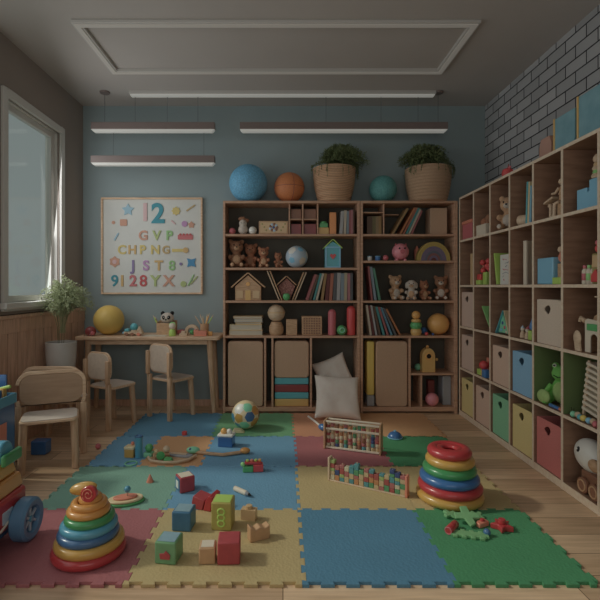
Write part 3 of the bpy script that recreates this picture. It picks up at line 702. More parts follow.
# ------------------------------------------------------------------ things on the bookcase shelves
E = .0006
ORD = ['first', 'second', 'third', 'fourth', 'fifth', 'sixth', 'seventh', 'eighth', 'ninth', 'tenth', 'eleventh', 'twelfth', 'thirteenth']
def book_row(px0, z, specs, where, group, depth=.17, y0=4.105, lean='R', world_x0=None):
    """specs: (colour, material, thickness, height, lean deg); a row of books, packed so that they touch"""
    x = shx(px0, y0) if world_x0 is None else world_x0
    sg = 1 if lean == 'R' else -1
    seq = specs if lean == 'R' else specs[::-1]
    prev = None; out = []
    for i, (cn, m, th, h, a) in enumerate(seq):
        ar = R(a)
        if prev is None: p = x + sg * th / math.cos(ar)
        else:
            pp_, ph, pa = prev
            gap = ph * math.cos(pa) * (math.tan(pa) - math.tan(ar)) if pa > ar else 0
            p = pp_ + sg * (gap + th / math.cos(ar) + .0012)
        t_ = th
        mb = MB(); c = .0022
        x0_, x1_ = (-th, 0) if sg > 0 else (0, th)
        mb.box(x0_, x0_ + c, 0, depth, 0, h); mb.box(x1_ - c, x1_, 0, depth, 0, h); mb.box(x0_ + c, x1_ - c, 0, c, 0, h)
        k = i if lean == 'R' else len(specs) - 1 - i
        pos = ORD[k] + ' from left' if k < len(specs) - 1 else 'rightmost'
        if k == 0: pos = 'leftmost'
        o = one('book', mb, muted(m), '%s book, %s in row %s' % (cn, pos, where), 'book', (p, y0, z + E), group, rot=(0, sg * ar, 0), smooth=False)
        MB().box(x0_ + c, x1_ - c, c, depth - .004, .003, h - .003).build('pages', 'pages', o, smooth=False)
        prev = (p, h, ar)
bk = lambda *a: a
def muted(m):
    c = MUTED[m]; return mat('book_' + m, c, .6, k=3.7)
MUTED = dict(white=(98, 98, 98), cream=(112, 104, 90), ice=(72, 84, 92), rose=(98, 52, 52), pink=(104, 64, 68), brown=(56, 42, 32), teal=(30, 84, 84), gold=(92, 70, 36), maroon=(64, 30, 28), coral=(104, 58, 42), grey=(52, 54, 56), cream2=(102, 94, 74), olive=(66, 60, 36), sand=(88, 72, 48), orange=(106, 62, 28), mint=(44, 84, 68), skyblue=(44, 78, 92))
GB = 'books on the back bookcases'
book_row(339.6, ZA, [bk('pale grey', 'white', .026, .205, 4), bk('white', 'cream', .022, .212, 2), bk('pale blue', 'ice', .020, .205, 1), bk('rose', 'rose', .015, .212, 0), bk('pink', 'pink', .015, .216, 0), bk('dark brown', 'brown', .012, .214, 0)],
         'on top shelf, wide bookcase', GB)
book_row(305.5, ZC_, [bk('rose', 'rose', .022, .24, 19), bk('brown', 'brown', .020, .235, 18), bk('teal', 'teal', .018, .245, 15), bk('white', 'cream', .018, .245, 14), bk('gold', 'gold', .024, .24, 8), bk('maroon', 'maroon', .030, .235, 5), bk('coral', 'coral', .028, .24, 4),
                     bk('dark grey', 'grey', .028, .245, 3), bk('white', 'white', .030, .245, 2), bk('pale blue', 'ice', .030, .24, 1), bk('cream', 'cream2', .026, .245, 1), bk('pink', 'pink', .024, .24, 0), bk('grey', 'grey', .022, .243, 0)], 'on third shelf, wide bookcase', GB)
def row_span(specs, lean): return sum(th / math.cos(R(a)) for _, _, th, _, a in specs)
book_row(367.2, ZA, [bk('brown', 'brown', .045, .158, 0), bk('olive', 'olive', .03, .158, 0), bk('sand coloured', 'sand', .022, .158, 0), bk('gold', 'gold', .026, .16, 0)], 'of short books, narrower bookcase', GB)
book_row(391.5, ZA, [bk('gold edged board', 'gold', .016, .262, 31), ], 'by itself, leaning, narrower bookcase', GB)
book_row(398.0, ZA, [bk('orange', 'orange', .016, .265, 29), bk('coral', 'coral', .014, .262, 27), bk('teal', 'teal', .018, .255, 26), bk('white', 'cream', .014, .24, 25), bk('pink', 'rose', .016, .225, 24)], 'of slanted books, top shelf', GB, y0=4.107, world_x0=shx(398.0) + .008)
book_row(381, ZC_, [bk('rose', 'rose', .014, .305, 6), bk('pale grey', 'ice', .022, .300, 8), bk('green', 'mint', .020, .29, 11)], 'left of tan teddy', GB, lean='L')
book_row(403.5, ZD, [bk('cream', 'cream', .018, .27, 8), bk('maroon', 'maroon', .020, .265, 9), bk('white', 'white', .016, .27, 10), bk('brown', 'brown', .022, .265, 12), bk('teal', 'teal', .020, .26, 15), bk('dark red', 'rose', .018, .262, 18),
                    bk('blue', 'skyblue', .018, .262, 21), bk('grey', 'grey', .018, .26, 24), bk('orange', 'orange', .016, .26, 28)], 'on fourth shelf, narrower bookcase', GB, lean='L', world_x0=1.05)
# top shelf left
one('toy_ball', MB().ball(.030, n=24), 'rose', 'small pink ball at the far left of the top shelf', 'ball', (ix(232.3, 4.13), 4.13, ZA + .0302))
one('toy_ball', MB().ball(.036, n=24), 'white', 'small white ball beside the white doll on the top shelf', 'ball', (ix(252.7, 4.13), 4.13, ZA + .0362))
t = empty('plush_lamb', 'white round plush doll with fluffy brown hair on the top shelf', 'plush toy', (ix(243, 4.14), 4.14, ZA + E))
MB().ball(.044, TR(0, 0, .044), 20).ball(.036, TR(0, -.004, .098), 18).build('body', 'white_plush', t, remesh=.004)
mb = MB()
for i in range(16): a = i * 2.4; mb.ball(.017, TR(.040 * math.cos(a) * (.5 + .5 * (i % 3) / 2), .02 + .012 * math.sin(a), .125 + .022 * ((i * 7) % 5) / 4), 8)
mb.build('hair', 'brown_plush', t, remesh=.004)
for q in (-1, 1): MB().ball(.004, TR(q * .013, -.038, .10), 8).build('eye', 'black', t)
t = empty('picture_box', 'flat wooden box with a dark flower picture on the front', 'box', (ix(273.7, 4.14), 4.14, ZA + E))
MB().box(-.131, .131, -.03, .12, 0, .118).build('box_body', 'wood_toy', t, bev=.004)
MB().box(-.118, .118, -.033, -.0303, .012, .106).build('picture', 'sand', t)
for i in range(9):
    a = i * 2 * math.pi / 9; MB().ball(.013, TR(.03 * math.cos(a), -.034, .06 + .028 * math.sin(a), s=(1, .25, 1)), 10).build('petal', 'ice' if i % 2 else 'brown', t)
MB().ball(.012, TR(0, -.035, .06, s=(1, .3, 1)), 10).build('flower_centre', 'navy', t)
for q in (-1, 1):
    for k in range(3): MB().ball(.008, TR(q * (.065 + .018 * k), -.034, .035 + .028 * k, s=(1, .25, 1)), 8).build('leaf_mark', 'olive', t)
for i, (x, z, lab) in enumerate(((.117, ZA, 'left lower'), (.242, ZA, 'right lower'), (.117, 1.7225, 'left upper'), (.242, 1.7225, 'right upper'))):
    w_ = .046 if i % 2 == 0 else .054
    mb = MB(); mb.box(-w_, w_, 0, .15, 0, .095 if z < 1.7 else .09)
    one('card_box', mb, 'maroon' if z < 1.7 else 'brown', 'small dark red card box in the %s pigeonhole of the wide bookcase' % lab, 'box', (x, 4.135, z + E), 'card boxes in the pigeonholes', bev=.003)
one('toy_block', MB().box(-.047, .047, -.03, .03, 0, .062), 'gold', 'mustard toy block under the green block on the top shelf', 'toy block', (.362, 4.15, ZA + E), bev=.004)
t = one('toy_block', MB().box(-.036, .036, -.028, .028, 0, .036).cyl(.030, .036, .054, 20), 'green', 'green studded toy block standing on a mustard block, top shelf', 'toy block', (.362, 4.15, ZA + .0632), bev=.004)
one('toy_block', MB().box(-.030, .030, -.028, .028, 0, .197), 'orange', 'tall upright orange block next to the green block, top shelf', 'toy block', (.445, 4.15, ZA + E), bev=.005)
# second shelf left: globe ball and bird house
t = empty('globe_ball', 'pale blue and white ball like a globe on the second shelf', 'ball', (ix(296.7, 4.18), 4.18, ZB + E))
def patch_ball(t, r, base, patches, n=40):
    MB().ball(r, TR(0, 0, r), n).build('ball_body', base, t)
    for i, (lon, lat, ang, m, sides) in enumerate(patches):
        mb = MB(); c = Vector((math.cos(R(lat)) * math.sin(R(lon)), -math.cos(R(lat)) * math.cos(R(lon)), math.sin(R(lat))))
        u_ = c.cross(Vector((0, 0, 1))); u_ = u_.normalized() if u_.length > .01 else Vector((1, 0, 0)); v_ = c.cross(u_)
        rings = []; vs = [c * (r * 1.006)]; fs = []
        for k in (1, 2, 3):
            for j in range(sides * 4):
                aa = 2 * math.pi * j / (sides * 4); kk = math.cos(math.pi / sides) / math.cos(((aa) % (2 * math.pi / sides)) - math.pi / sides)
                rr = math.tan(R(ang)) * k / 3 * kk; p = (c + (u_ * math.cos(aa) + v_ * math.sin(aa)) * rr).normalized() * (r * 1.006); vs.append(p)
        q = sides * 4
        for j in range(q): fs.append((0, 1 + j, 1 + (j + 1) % q))
        for k in (0, 1):
            for j in range(q): fs.append((1 + k * q + j, 1 + (k + 1) * q + j, 1 + (k + 1) * q + (j + 1) % q, 1 + k * q + (j + 1) % q))
        base_i = len(vs)
        for j in range(q): vs.append(vs[1 + 2 * q + j] * .985)
        for j in range(q): fs.append((1 + 2 * q + j, base_i + j, base_i + (j + 1) % q, 1 + 2 * q + (j + 1) % q))
        mb.raw(vs, fs, TR(0, 0, r)); mb.build('patch', m, t)
patch_ball(t, .100, 'ice', [(-35, 35, 24, 'white', 6), (35, -25, 22, 'cream', 5), (25, 40, 16, 'skyblue', 6), (-30, -20, 18, 'skyblue', 5), (75, 10, 20, 'white', 6)])
t = empty('bird_house', 'teal bird house with a red heart and a lime green roof', 'toy house', (ix(332.3, 4.17), 4.17, ZB + E))
mb = MB(); mb.prism([(-.068, 0), (.068, 0), (.068, .188), (0, .235), (-.068, .188)], -.05, .05); mb.build('house_body', 'teal', t, bev=.003)
mb = MB(); ring(mb, -.068, .068, .0, .188, .012, -.058, -.0505); o = mb.build('frame', 'skyblue', t); o.rotation_euler = (R(90), 0, 0); o.location = (0, -.109, 0)
for q in (-1, 1): MB().box(-.004, .112, -.06, .06, 0, .009, TR(0, 0, .248, ry=R(44)) if q > 0 else TR(0, 0, .248, rz=R(180), ry=R(44))).build('roof', 'lime', t, bev=.002)
hp = [(0, -.026), (.026, .004), (.024, .018), (.012, .024), (0, .013), (-.012, .024), (-.024, .018), (-.026, .004)]
MB().prism([(x, z + .1) for x, z in hp], -.0575, -.0503).build('heart', 'red', t, bev=.001)
# third shelf left: wooden houses and the slanted boards
t = empty('toy_house', 'plain wooden toy house with yellow door on the third shelf', 'toy house', (ix(248.5, 4.17), 4.17, ZC_ + E))
MB().prism([(-.115, 0), (.115, 0), (.115, .125), (0, .225), (-.115, .125)], -.05, .05).build('house_body', 'wood_toy', t, bev=.003)
for q in (-1, 1): MB().box(-.002, .195, -.062, .062, 0, .012, TR(0, 0, .239, ry=R(41)) if q > 0 else TR(0, 0, .239, rz=R(180), ry=R(41))).build('roof', 'wood_toy', t, bev=.002)
MB().box(-.024, .024, -.055, -.0503, .002, .09).build('door_panel', 'gold', t)
for q in (-.075, .072): MB().box(q - .03, q + .03, -.055, -.0503, .02, .085).build('shutter', 'sand', t)
MB().cyl(.018, 0, .006, 16, TR(0, -.0505, .145, rx=R(90))).build('round_window', 'amber', t)
def vboard(label, xb, xt, m, z0=ZC_, h=.262, y=4.12):
    a = math.atan2(xt - xb, h); L_ = h / math.cos(a) ; th = .010
    sg = 1 if a > 0 else -1
    x0_, x1_ = (-th, 0) if sg > 0 else (0, th)
    one('board', MB().box(x0_, x1_, 0, .17, 0, L_), m, label, 'board', (xb, y, z0 + E), 'slanted boards on the third shelf', rot=(0, a, 0), bev=.001)
vboard('thin wooden board slanting left, the outer one, by the toy house', ix(278.6, 4.1), ix(266.5, 4.1), 'wood_pale'); vboard('thin wooden board slanting left, the inner one, by the toy house', ix(280.9, 4.1) + .004, ix(268.8, 4.1) + .004, 'wood_toy')
vboard('thin wooden board slanting right, touching the row of books', ix(295.5, 4.1), ix(307, 4.1) - .0, 'wood_pale', h=.25); vboard('thin wooden board slanting right, next to the pink house', ix(293.0, 4.1), ix(304.5, 4.1), 'wood_toy', h=.25)
t = empty('toy_house', 'small wooden frame house with pink brick inside on the third shelf', 'toy house', (.032, 4.20, ZC_ + E))
# wide body that narrows to its foot between the slanted boards
MB().prism([(-.030, 0), (.030, 0), (.078, .125), (0, .20), (-.078, .125)], -.03, .06).build('house_body', mat('pink_brick', (112, 74, 66), .8, 'voronoi', (92, 58, 52), 60, .3, k=3.2), t, bev=.002)
for q in (-1, 1): MB().box(-.002, .116, -.04, .066, 0, .010, TR(0, 0, .212, ry=R(43)) if q > 0 else TR(0, 0, .212, rz=R(180), ry=R(43))).build('roof', 'wood_toy', t, bev=.002)
t = empty('toy_apple', 'shiny green toy apple in front of the pink house', 'toy fruit', (.032, 4.115, ZC_ + E))
MB().lathe([(1e-4, .004), (.012, 0), (.026, .010), (.033, .032), (.030, .052), (.018, .062), (.006, .058), (1e-4, .054)], 24).build('fruit', 'green', t); MB().tube([(0, 0, .055), (.004, 0, .075)], .0018, 6).build('stem', 'brown', t)
# fourth shelf left
GS = 'flat stack of books on the fourth shelf'
zz = ZD + E
for i, (w0, w1, th, cn, m) in enumerate([(229, 263, .046, 'beige', 'sand'), (229.5, 262.5, .050, 'cream', 'cream2'), (235, 262, .020, 'brown', 'gold'), (234, 263, .032, 'grey', 'grey'), (233, 262.5, .022, 'tan', 'sand')]):
    x0_, x1_ = shx(w0, 4.11), shx(w1, 4.11); cx_, hw = (x0_ + x1_) / 2, (x1_ - x0_) / 2 - .003
    lab = '%s book lying flat, %s of the stack left of the wooden doll' % (cn, ['bottom', 'second from the bottom', 'middle', 'second from the top', 'top'][i])
    mb = MB(); mb.box(-hw, hw, 0, .18, 0, .004); mb.box(-hw, hw, 0, .18, th - .004, th); mb.box(-hw, -hw + .004, 0, .18, .004, th - .004)
    o = one('book', mb, m, lab, 'book', (cx_, 4.10 + .004 * (i % 3), zz), GS, rot=(0, 0, R([0, 1, -2, 2, -1][i]))); MB().box(-hw + .0045, hw - .004, .004, .176, .0042, th - .0042).build('pages', 'pages', o, smooth=False)
    zz += th + .0004
t = empty('wooden_doll', 'plain wooden doll with a large round head, no face', 'wooden doll', (ix(276.3, 4.15), 4.15, ZD + E))
MB().lathe([(1e-4, 0), (.050, 0), (.060, .012), (.066, .040), (.064, .075), (.052, .10), (.046, .118), (1e-4, .12)], 32).build('body', 'wood_toy', t)
MB().torus(.060, .005, TR(0, 0, .042), 32, 8).build('belt', 'sand', t)
MB().ball(.077, TR(0, 0, .196), 32).build('head', 'wood_pale', t); MB().lathe([(.0775, 0), (.0795, .008), (.0785, .018), (.0765, .0)], 32, TR(0, .002, .192)).build('headband', 'sand', t)
one('wooden_block', MB().box(-.049, .049, -.045, .045, 0, .142), 'wood_toy', 'upright plain wooden block between the doll and the wicker box', 'toy block', (ix(291.6, 4.15), 4.15, ZD + E), bev=.004)
t = empty('wicker_box', 'square light wicker box with a lattice front on the fourth shelf', 'box', (ix(311.7, 4.16), 4.16, ZD + E))
MB().box(-.09, .09, -.04, .09, 0, .168).build('box_body', 'wood_toy', t, bev=.005)
mb = MB()
for i in range(7):
    for j in range(7): mb.box(-.075 + i * .0222, -.075 + i * .0222 + .014, -.0425, -.0403, .012 + j * .0215, .012 + j * .0215 + .013)
mb.build('lattice', 'brown', t, smooth=False)
def pill(r, h): return MB().lathe([(1e-4, 0), (r * .85, 0), (r, r * .15)] + [(r * math.cos(a), h - r + r * math.sin(a)) for a in [i * math.pi / 16 for i in range(8)]] + [(1e-4, h)], 28)
one('skittle', pill(.036, .232), 'rose', 'pink rounded cylinder standing left of the green ring ball', 'toy cylinder', (ix(332, 4.14), 4.14, ZD + E)); one('skittle', pill(.038, .262), 'red', 'taller dark red rounded cylinder at the right end of the fourth shelf', 'toy cylinder', (ix(351.0, 4.14), 4.14, ZD + E))
t = empty('ring_ball', 'small green ball with a hole in the front, between two cylinders', 'ball', (ix(341.7, 4.13), 4.13, ZD + E))
MB().ball(.045, TR(0, 0, .045, rx=R(90)), 28).build('ball_body', 'green', t); MB().torus(.020, .007, TR(0, -.040, .048, rx=R(90)), 24, 10).build('ring', 'mint', t); MB().cyl(.014, 0, .006, 16, TR(0, -.037, .048, rx=R(90))).build('hole', 'dark', t)
# lower compartments
def cushion_box(label, x0_, x1_, h, z0=ZE, name='storage_ottoman'):
    cx_, hw = (x0_ + x1_) / 2, (x1_ - x0_) / 2 - .006
    t = empty(name, label, 'storage box', (cx_, 4.20, z0 + E), 0, 'tan fabric boxes in the lower compartments')
    MB().prism(rrect(-hw, hw, 0, h, .03, 6), -.105, .10).build('box_body', 'tan_cloth', t, bev=.008)
    mb = MB(); mb.box(-hw - .0015, hw + .0015, -.106, -.098, h - .04, h - .036); mb.build('seam', 'tan_cloth', t)
    return t
cushion_box('tall tan fabric box with rounded top, leftmost lower compartment', shx(224.7, 4.08) + .02, -.170, .578)
zz = ZE + E
for i, (cn, m, th) in enumerate([('mustard', 'gold', .066), ('teal', 'teal', .058), ('dark red', 'maroon', .068), ('dark teal', 'teal', .060)]):
    one('foam_slab', MB().box(-.150, .150, -.098, .10, 0, th), m, '%s foam slab, %s of the striped stack under the tan box' % (cn, ['bottom', 'second from the bottom', 'third from the bottom', 'top'][i]), 'foam slab', (.077, 4.20, zz), 'striped stack of foam slabs', bev=.008)
    zz += th + .0006
cushion_box('short tan fabric box on top of the striped foam slabs', -.081, .235, .325, zz)
cushion_box('tall tan fabric box beside the yellow roll in the right bookcase', .818, 1.108, .578)
t = empty('foam_roll', 'tall yellow foam roll with a grey foot beside the tan box', 'foam roll', (.779, 4.15, ZE + E))
MB().box(-.034, .034, -.04, .10, .096, .575).build('roll_body', 'yellow', t, bev=.014, seg=3); MB().box(-.034, .034, -.04, .10, 0, .0955).build('foot', 'grey', t, bev=.008)
def pillow(label, loc, rot, s, m, name='cushion'):
    n = 18; vs = []; fs = []
    for side in (1, -1):
        for i in range(n + 1):
            for j in range(n + 1):
                u_, v_ = i / n * 2 - 1, j / n * 2 - 1
                th = .5 * (max(0, 1 - u_ ** 4) * max(0, 1 - v_ ** 4)) ** .5
                pin = 1 - .10 * (1 - abs(u_) ** 2.0) * abs(v_) ** 3; pin2 = 1 - .10 * (1 - abs(v_) ** 2.0) * abs(u_) ** 3
                cr_ = .012 * mnoise.noise(Vector((u_ * 2.2, v_ * 2.2, side * 3 + s * 9)))
                vs.append((u_ * s / 2 * pin2, side * (th * .30 * s + cr_ * th * 2) , v_ * s / 2 * pin))
    q = n + 1
    for k in (0, 1):
        for i in range(n):
            for j in range(n):
                a = k * q * q + i * q + j; fs.append((a, a + 1, a + q + 1, a + q))
    o = MB().raw(vs, fs); bmesh.ops.remove_doubles(o.bm, verts=o.bm.verts, dist=1e-4)
    ob = one(name, o, m, label, 'cushion', loc, 'cushions in the bookcase', rot=rot); d = ob.modifiers.new('soft', 'SUBSURF'); d.levels = d.render_levels = 1
    return ob
C('linen', (130, 122, 114), .9, 'fabric', (126, 118, 110), 30, .08, k=4.2)
pillow('grey white cushion propped up diagonally behind the front cushion', (.457, 4.205, .325), (R(-10), R(-22), 0), .325, 'linen')
pillow('large white square cushion in front, leaning against the other cushion', (.462, 3.945, .180), (R(-36), R(3), 0), .405, 'linen')
# right bookcase: second shelf
for n_, px, r_, m, lb in (('toy_cup', 369.6, .020, 'white', 'tiny white toy cup, leftmost of three small things'), ('toy_cup', 377.7, .024, 'blue', 'tiny blue toy cup between the white cup and the red ball'),):
    t = empty(n_, lb, 'toy cup', (ix(px, 4.13), 4.13, ZBR + E)); MB().lathe([(1e-4, 0), (r_ * .8, 0), (r_, .01), (r_, .042), (r_ - .003, .042), (r_ - .004, .012), (1e-4, .010)], 20).build('cup_body', m, t); MB().torus(r_ * .98, .003, TR(0, 0, .04), 20, 6).build('rim', 'skyblue', t)
one('toy_ball', MB().ball(.026, n=20), 'rose', 'tiny rose ball left of the pink pig ball', 'ball', (ix(385.5, 4.13), 4.13, ZBR + .0262))
t = empty('piggy_bank', 'round pink piggy bank with two dark eyes on the second shelf', 'piggy bank', (ix(400.3, 4.16), 4.16, ZBR + .0006))
t.scale = (.92, .92, .92)
MB().ball(.082, TR(0, 0, .090), 32).build('body', 'pink', t)
for q in (-1, 1):
    MB().ball(.009, TR(q * .026, -.075, .118), 10).build('eye', 'black', t); MB().lathe([(.014, 0), (.009, .012), (1e-4, .02)], 10, TR(q * .045, -.02, .152, ry=R(q * 22))).build('ear', 'rose', t); MB().cyl(.014, 0, .02, 12, TR(q * .04, -.03, 0)).build('foot', 'pink', t); MB().cyl(.014, 0, .02, 12, TR(q * .04, .03, 0)).build('foot', 'pink', t)
MB().cyl(.022, 0, .014, 18, TR(0, -.074, .088, rx=R(90))).build('snout', 'rose', t)
M.update({n_: mat(n_, c_, .6, k=3) for n_, c_ in dict(s2_yellow=(122, 104, 34), s2_lilac=(82, 72, 92), s2_grey=(66, 72, 84), s2_pink=(98, 62, 60), s2_red=(78, 40, 40)).items()})
t = empty('rainbow_arch', 'wooden rainbow stacker of nested arches on the second shelf', 'rainbow toy', (ix(432.6, 4.15), 4.15, ZBR + E))
rr = .148
for m in ('s2_yellow', 's2_yellow', 's2_lilac', 's2_lilac', 's2_grey', 's2_pink', 's2_lilac', 's2_red'):
    r2 = rr - .0165; n = 24
    op = [(rr * math.cos(math.pi * i / n), rr * math.sin(math.pi * i / n) * 1.14) for i in range(n + 1)]; ip = [(r2 * math.cos(math.pi * i / n), r2 * math.sin(math.pi * i / n) * 1.14) for i in range(n, -1, -1)]
    MB().prism(op + ip, -.035, .035).build('arch', m, t, bev=.0015); rr -= .0178
one('toy_block', MB().prism([(-.02, 0), (.02, 0), (.02, .10), (0, .145), (-.02, .10)], -.02, .02), 'coral', 'orange pointed block standing behind the left end of the rainbow', 'toy block', (ix(416.8, 4.24), 4.245, ZBR + E), bev=.003)
one('paper_box', MB().box(-.074, .074, -.05, .1, 0, .235), 'tan_cloth', 'plain upright tan box on the top shelf, right end', 'box', (ix(437, 4.17), 4.17, ZA + E), bev=.004)
# right bookcase: fourth shelf toys
t = empty('ring_stacker', 'small stacker of yellow and green beads on a peg, fourth shelf', 'stacking toy', (ix(416, 4.13), 4.13, ZD + E))
z = 0
for r_, h_, m in ((.048, .058, 'gold'), (.051, .056, 'green'), (.042, .030, 'gold')): MB().lathe([(1e-4, z), (r_ * .8, z), (r_, z + h_ * .3), (r_, z + h_ * .7), (r_ * .8, z + h_), (1e-4, z + h_)], 24).build('bead', m, t); z += h_
MB().ball(.038, TR(0, 0, z + .035), 20).build('top_bead', 'amber', t)
one('toy_ball', MB().ball(.03, n=20), 'blue', 'small dark blue ball on the shelf behind the yellow green stacker', 'ball', (ix(424, 4.24), 4.24, ZD + .0302))
one('toy_ball', MB().ball(.096, n=36), 'amber', 'plain orange yellow ball on the fourth shelf of the right bookcase', 'ball', (ix(438.3, 4.17), 4.175, ZD + .0962))
one('toy_ball', MB().ball(.016, n=16), 'red', 'tiny red ball in front of the orange yellow ball', 'ball', (ix(426.5, 4.10), 4.1, ZD + .0162)); one('toy_ball', MB().ball(.012, n=16), 'navy', 'tiny navy ball in front of the orange yellow ball', 'ball', (ix(433, 4.10), 4.1, ZD + .0122))
t = empty('cuckoo_house', 'yellow arched toy house with a dark round hole, lower right', 'toy house', (ix(427.5, 4.16), 4.16, .3562))
MB().prism([(-.058, 0), (.058, 0), (.058, .14)] + [(.058 * math.cos(a), .14 + .075 * math.sin(a)) for a in [i * math.pi / 12 for i in range(1, 12)]] + [(-.058, .14)], -.04, .04).build('house_body', 'gold', t, bev=.004)
MB().torus(.026, .007, TR(0, -.041, .145, rx=R(90)), 24, 8).build('ring', 'amber', t); MB().cyl(.024, 0, .004, 20, TR(0, -.0405, .145, rx=R(90))).build('hole', 'dark', t); MB().ball(.014, TR(0, 0, .225), 12).build('finial', 'amber', t)
MB().cyl(.008, 0, .022, 12, TR(.058, 0, .11, ry=R(90))).ball(.014, TR(.082, 0, .11), 10).build('crank', 'gold', t)
one('toy_ball', MB().ball(.032, n=20), 'mint', 'small green ball in the shadow left of the yellow arched house', 'ball', (ix(418, 4.22), 4.22, .3562 + .032))
one('toy_ball', MB().ball(.058, n=28), 'pink', 'pink ball in the lowest right compartment of the bookcase', 'ball', (ix(432, 4.13), 4.13, ZE + .0582))
one('foam_slab', MB().box(-.038, .038, -.05, .09, 0, .262), 'grey', 'dark grey upright foam slab right of the pink ball', 'foam slab', (ix(445, 4.2), 4.2, ZE + E), bev=.006)
one('foam_slab', MB().box(-.03, .03, -.03, .03, 0, .20), 'maroon', 'dark red upright block behind the pink ball', 'foam slab', (ix(430.5, 4.28), 4.285, ZE + E), bev=.005)

# ------------------------------------------------------------------ things on the desk
DZ = DT + E
def dx(px, Y=4.1): return (px - 283) * Y / 463
one('yellow_ball', MB().ball(.132, n=44), mat('ball_yellow', (138, 112, 26), .45, 'noise', (130, 106, 24), 4, k=3.6), 'large yellow ball on the left end of the desk', 'ball', (dx(109, 4.15), 4.15, DT + .1322))
t = empty('toy_ladybird', 'small dark red beetle toy on the left end of the desk', 'toy', (dx(91.5, 4.08), 4.06, DZ))
MB().ball(.048, TR(0, 0, .036, s=(1, .9, .95)), 20).build('shell', 'maroon', t); MB().ball(.02, TR(.03, -.03, .022), 12).build('head', 'rose', t)
for i in range(4): MB().tube([(-.03 + .02 * i, -.025, .03), (-.035 + .024 * i, -.05, .001)], .004, 6).build('leg', 'brown', t)
t = empty('toy_train', 'small teal and wooden train on the desk beside the yellow ball', 'toy vehicle', (dx(134, 4.06), 4.07, DZ))
MB().box(-.085, .075, -.03, .03, .014, .035).build('chassis', 'wood_pale', t, bev=.004); MB().box(-.082, -.04, -.026, .026, .0355, .062).build('cab', 'teal', t, bev=.008); MB().box(-.10, -.0855, -.02, .02, .016, .034).build('bumper', 'skyblue', t, bev=.005)
MB().ball(.034, TR(-.002, 0, .075), 16).build('passenger_head', 'teal', t); MB().lathe([(1e-4, .036), (.028, .036), (.02, .06), (1e-4, .068)], 16, TR(0, 0, 0)).build('passenger', 'wood_pale', t)
MB().prism([(.02, .0355), (.075, .0355), (.048, .085)], -.024, .024).build('load', 'wood_pale', t, bev=.005)
for q in (-.06, -.01, .045):
    for y in (-1, 1): MB().cyl(.0145, 0, .008, 16, TR(q, y * .031 + (.004 if y < 0 else -.004), .0145, rx=R(90))).build('wheel', 'brown' if q < 0 else 'coral', t)
t = empty('pencil_box', 'open wooden box on the desk with the panda sitting in it', 'box', (dx(167, 4.17), 4.17, DZ))
mb = MB(); mb.box(-.082, .082, -.05, -.043, 0, .105); mb.box(-.082, .082, .043, .05, 0, .125); mb.box(-.082, -.075, -.043, .043, 0, .115); mb.box(.075, .082, -.043, .043, 0, .115); mb.box(-.075, .075, -.043, .043, 0, .008)
mb.build('box_body', 'wood_toy', t, bev=.002)
t = empty('plush_panda', 'black and white panda plush looking out of the wooden box', 'plush toy', (dx(167.5, 4.17), 4.17, DZ + .0085))
MB().ball(.036, TR(0, 0, .036), 16).ball(.03, TR(0, 0, .08), 14).ball(.053, TR(0, -.008, .14, s=(1.12, .95, .92)), 24).build('body', 'white_plush', t, remesh=.004)
for q in (-1, 1):
    MB().ball(.019, TR(q * .042, 0, .182), 14).build('ear', 'black', t); MB().ball(.016, TR(q * .022, -.052, .146, ry=R(q * 20), s=(.9, .5, 1.2)), 12).build('eye_patch', 'black', t); MB().ball(.0045, TR(q * .021, -.061, .149), 8).build('eye', 'white', t)
    MB().ball(.017, TR(q * .040, -.030, .085), 12).build('arm', 'black', t)
MB().ball(.008, TR(0, -.060, .128), 10).build('nose', 'black', t)
def pencil(label, base, top, m, group='pencils on the desk'):
    b, e = Vector(base), Vector(top); d = (e - b); L_ = d.length
    t = empty('pencil', label, 'pencil', base, 0, group, rot=d.to_track_quat('Z', 'Y').to_euler())
    MB().cyl(.0055, 0, L_ * .86, 6).build('shaft', m, t); MB().lathe([(.0055, L_ * .86), (.0012, L_ * .985), (1e-4, L_)], 8).build('tip', 'wood_pale', t)
bx_ = dx(167, 4.17)
pencil('green pencil slanting left out of the wooden box, the outer one', (bx_ - .055, 4.185, DZ + .0085), (bx_ - .135, 4.20, DZ + .172), 'lime'); pencil('dark pencil slanting left out of the wooden box, the inner one', (bx_ - .035, 4.16, DZ + .0085), (bx_ - .105, 4.15, DZ + .165), 'olive')
t = empty('toy_bottle', 'small figure with pale round head and lime green body on desk', 'toy figure', (dx(172.3, 4.03), 4.03, DZ))
MB().lathe([(1e-4, 0), (.027, 0), (.030, .008), (.028, .045), (.018, .06), (1e-4, .062)], 20).build('body', 'lime', t); MB().ball(.029, TR(0, 0, .084), 18).build('head', 'cream', t); MB().torus(.024, .005, TR(0, 0, .095, rx=R(70)), 20, 8).build('hat_brim', 'lightgreen', t)
t = empty('toy_arch', 'pale wooden arch toy with green inside on the desk', 'toy', (dx(192, 4.14), 4.14, DZ))
n = 14; MB().prism([(.062 * math.cos(math.pi * i / n), .03 + .062 * math.sin(math.pi * i / n)) for i in range(n + 1)] + [(-.062, 0), (-.034, 0)] + [(.034 * math.cos(math.pi * i / n), .03 + .034 * math.sin(math.pi * i / n)) for i in range(n, -1, -1)] + [(.034, 0), (.062, 0)], -.02, .02).build('arch', 'wood_pale', t, bev=.003)
MB().ball(.022, TR(0, 0, .023), 14).build('bell', 'green', t)
one('wooden_block', MB().box(-.034, .034, -.018, .018, 0, .024).box(-.018, .018, -.018, .018, .024, .044), 'wood_pale', 'tiny pale stepped wooden block beside the lime figure', 'toy block', (dx(183.5, 4.04), 4.04, DZ), bev=.003)
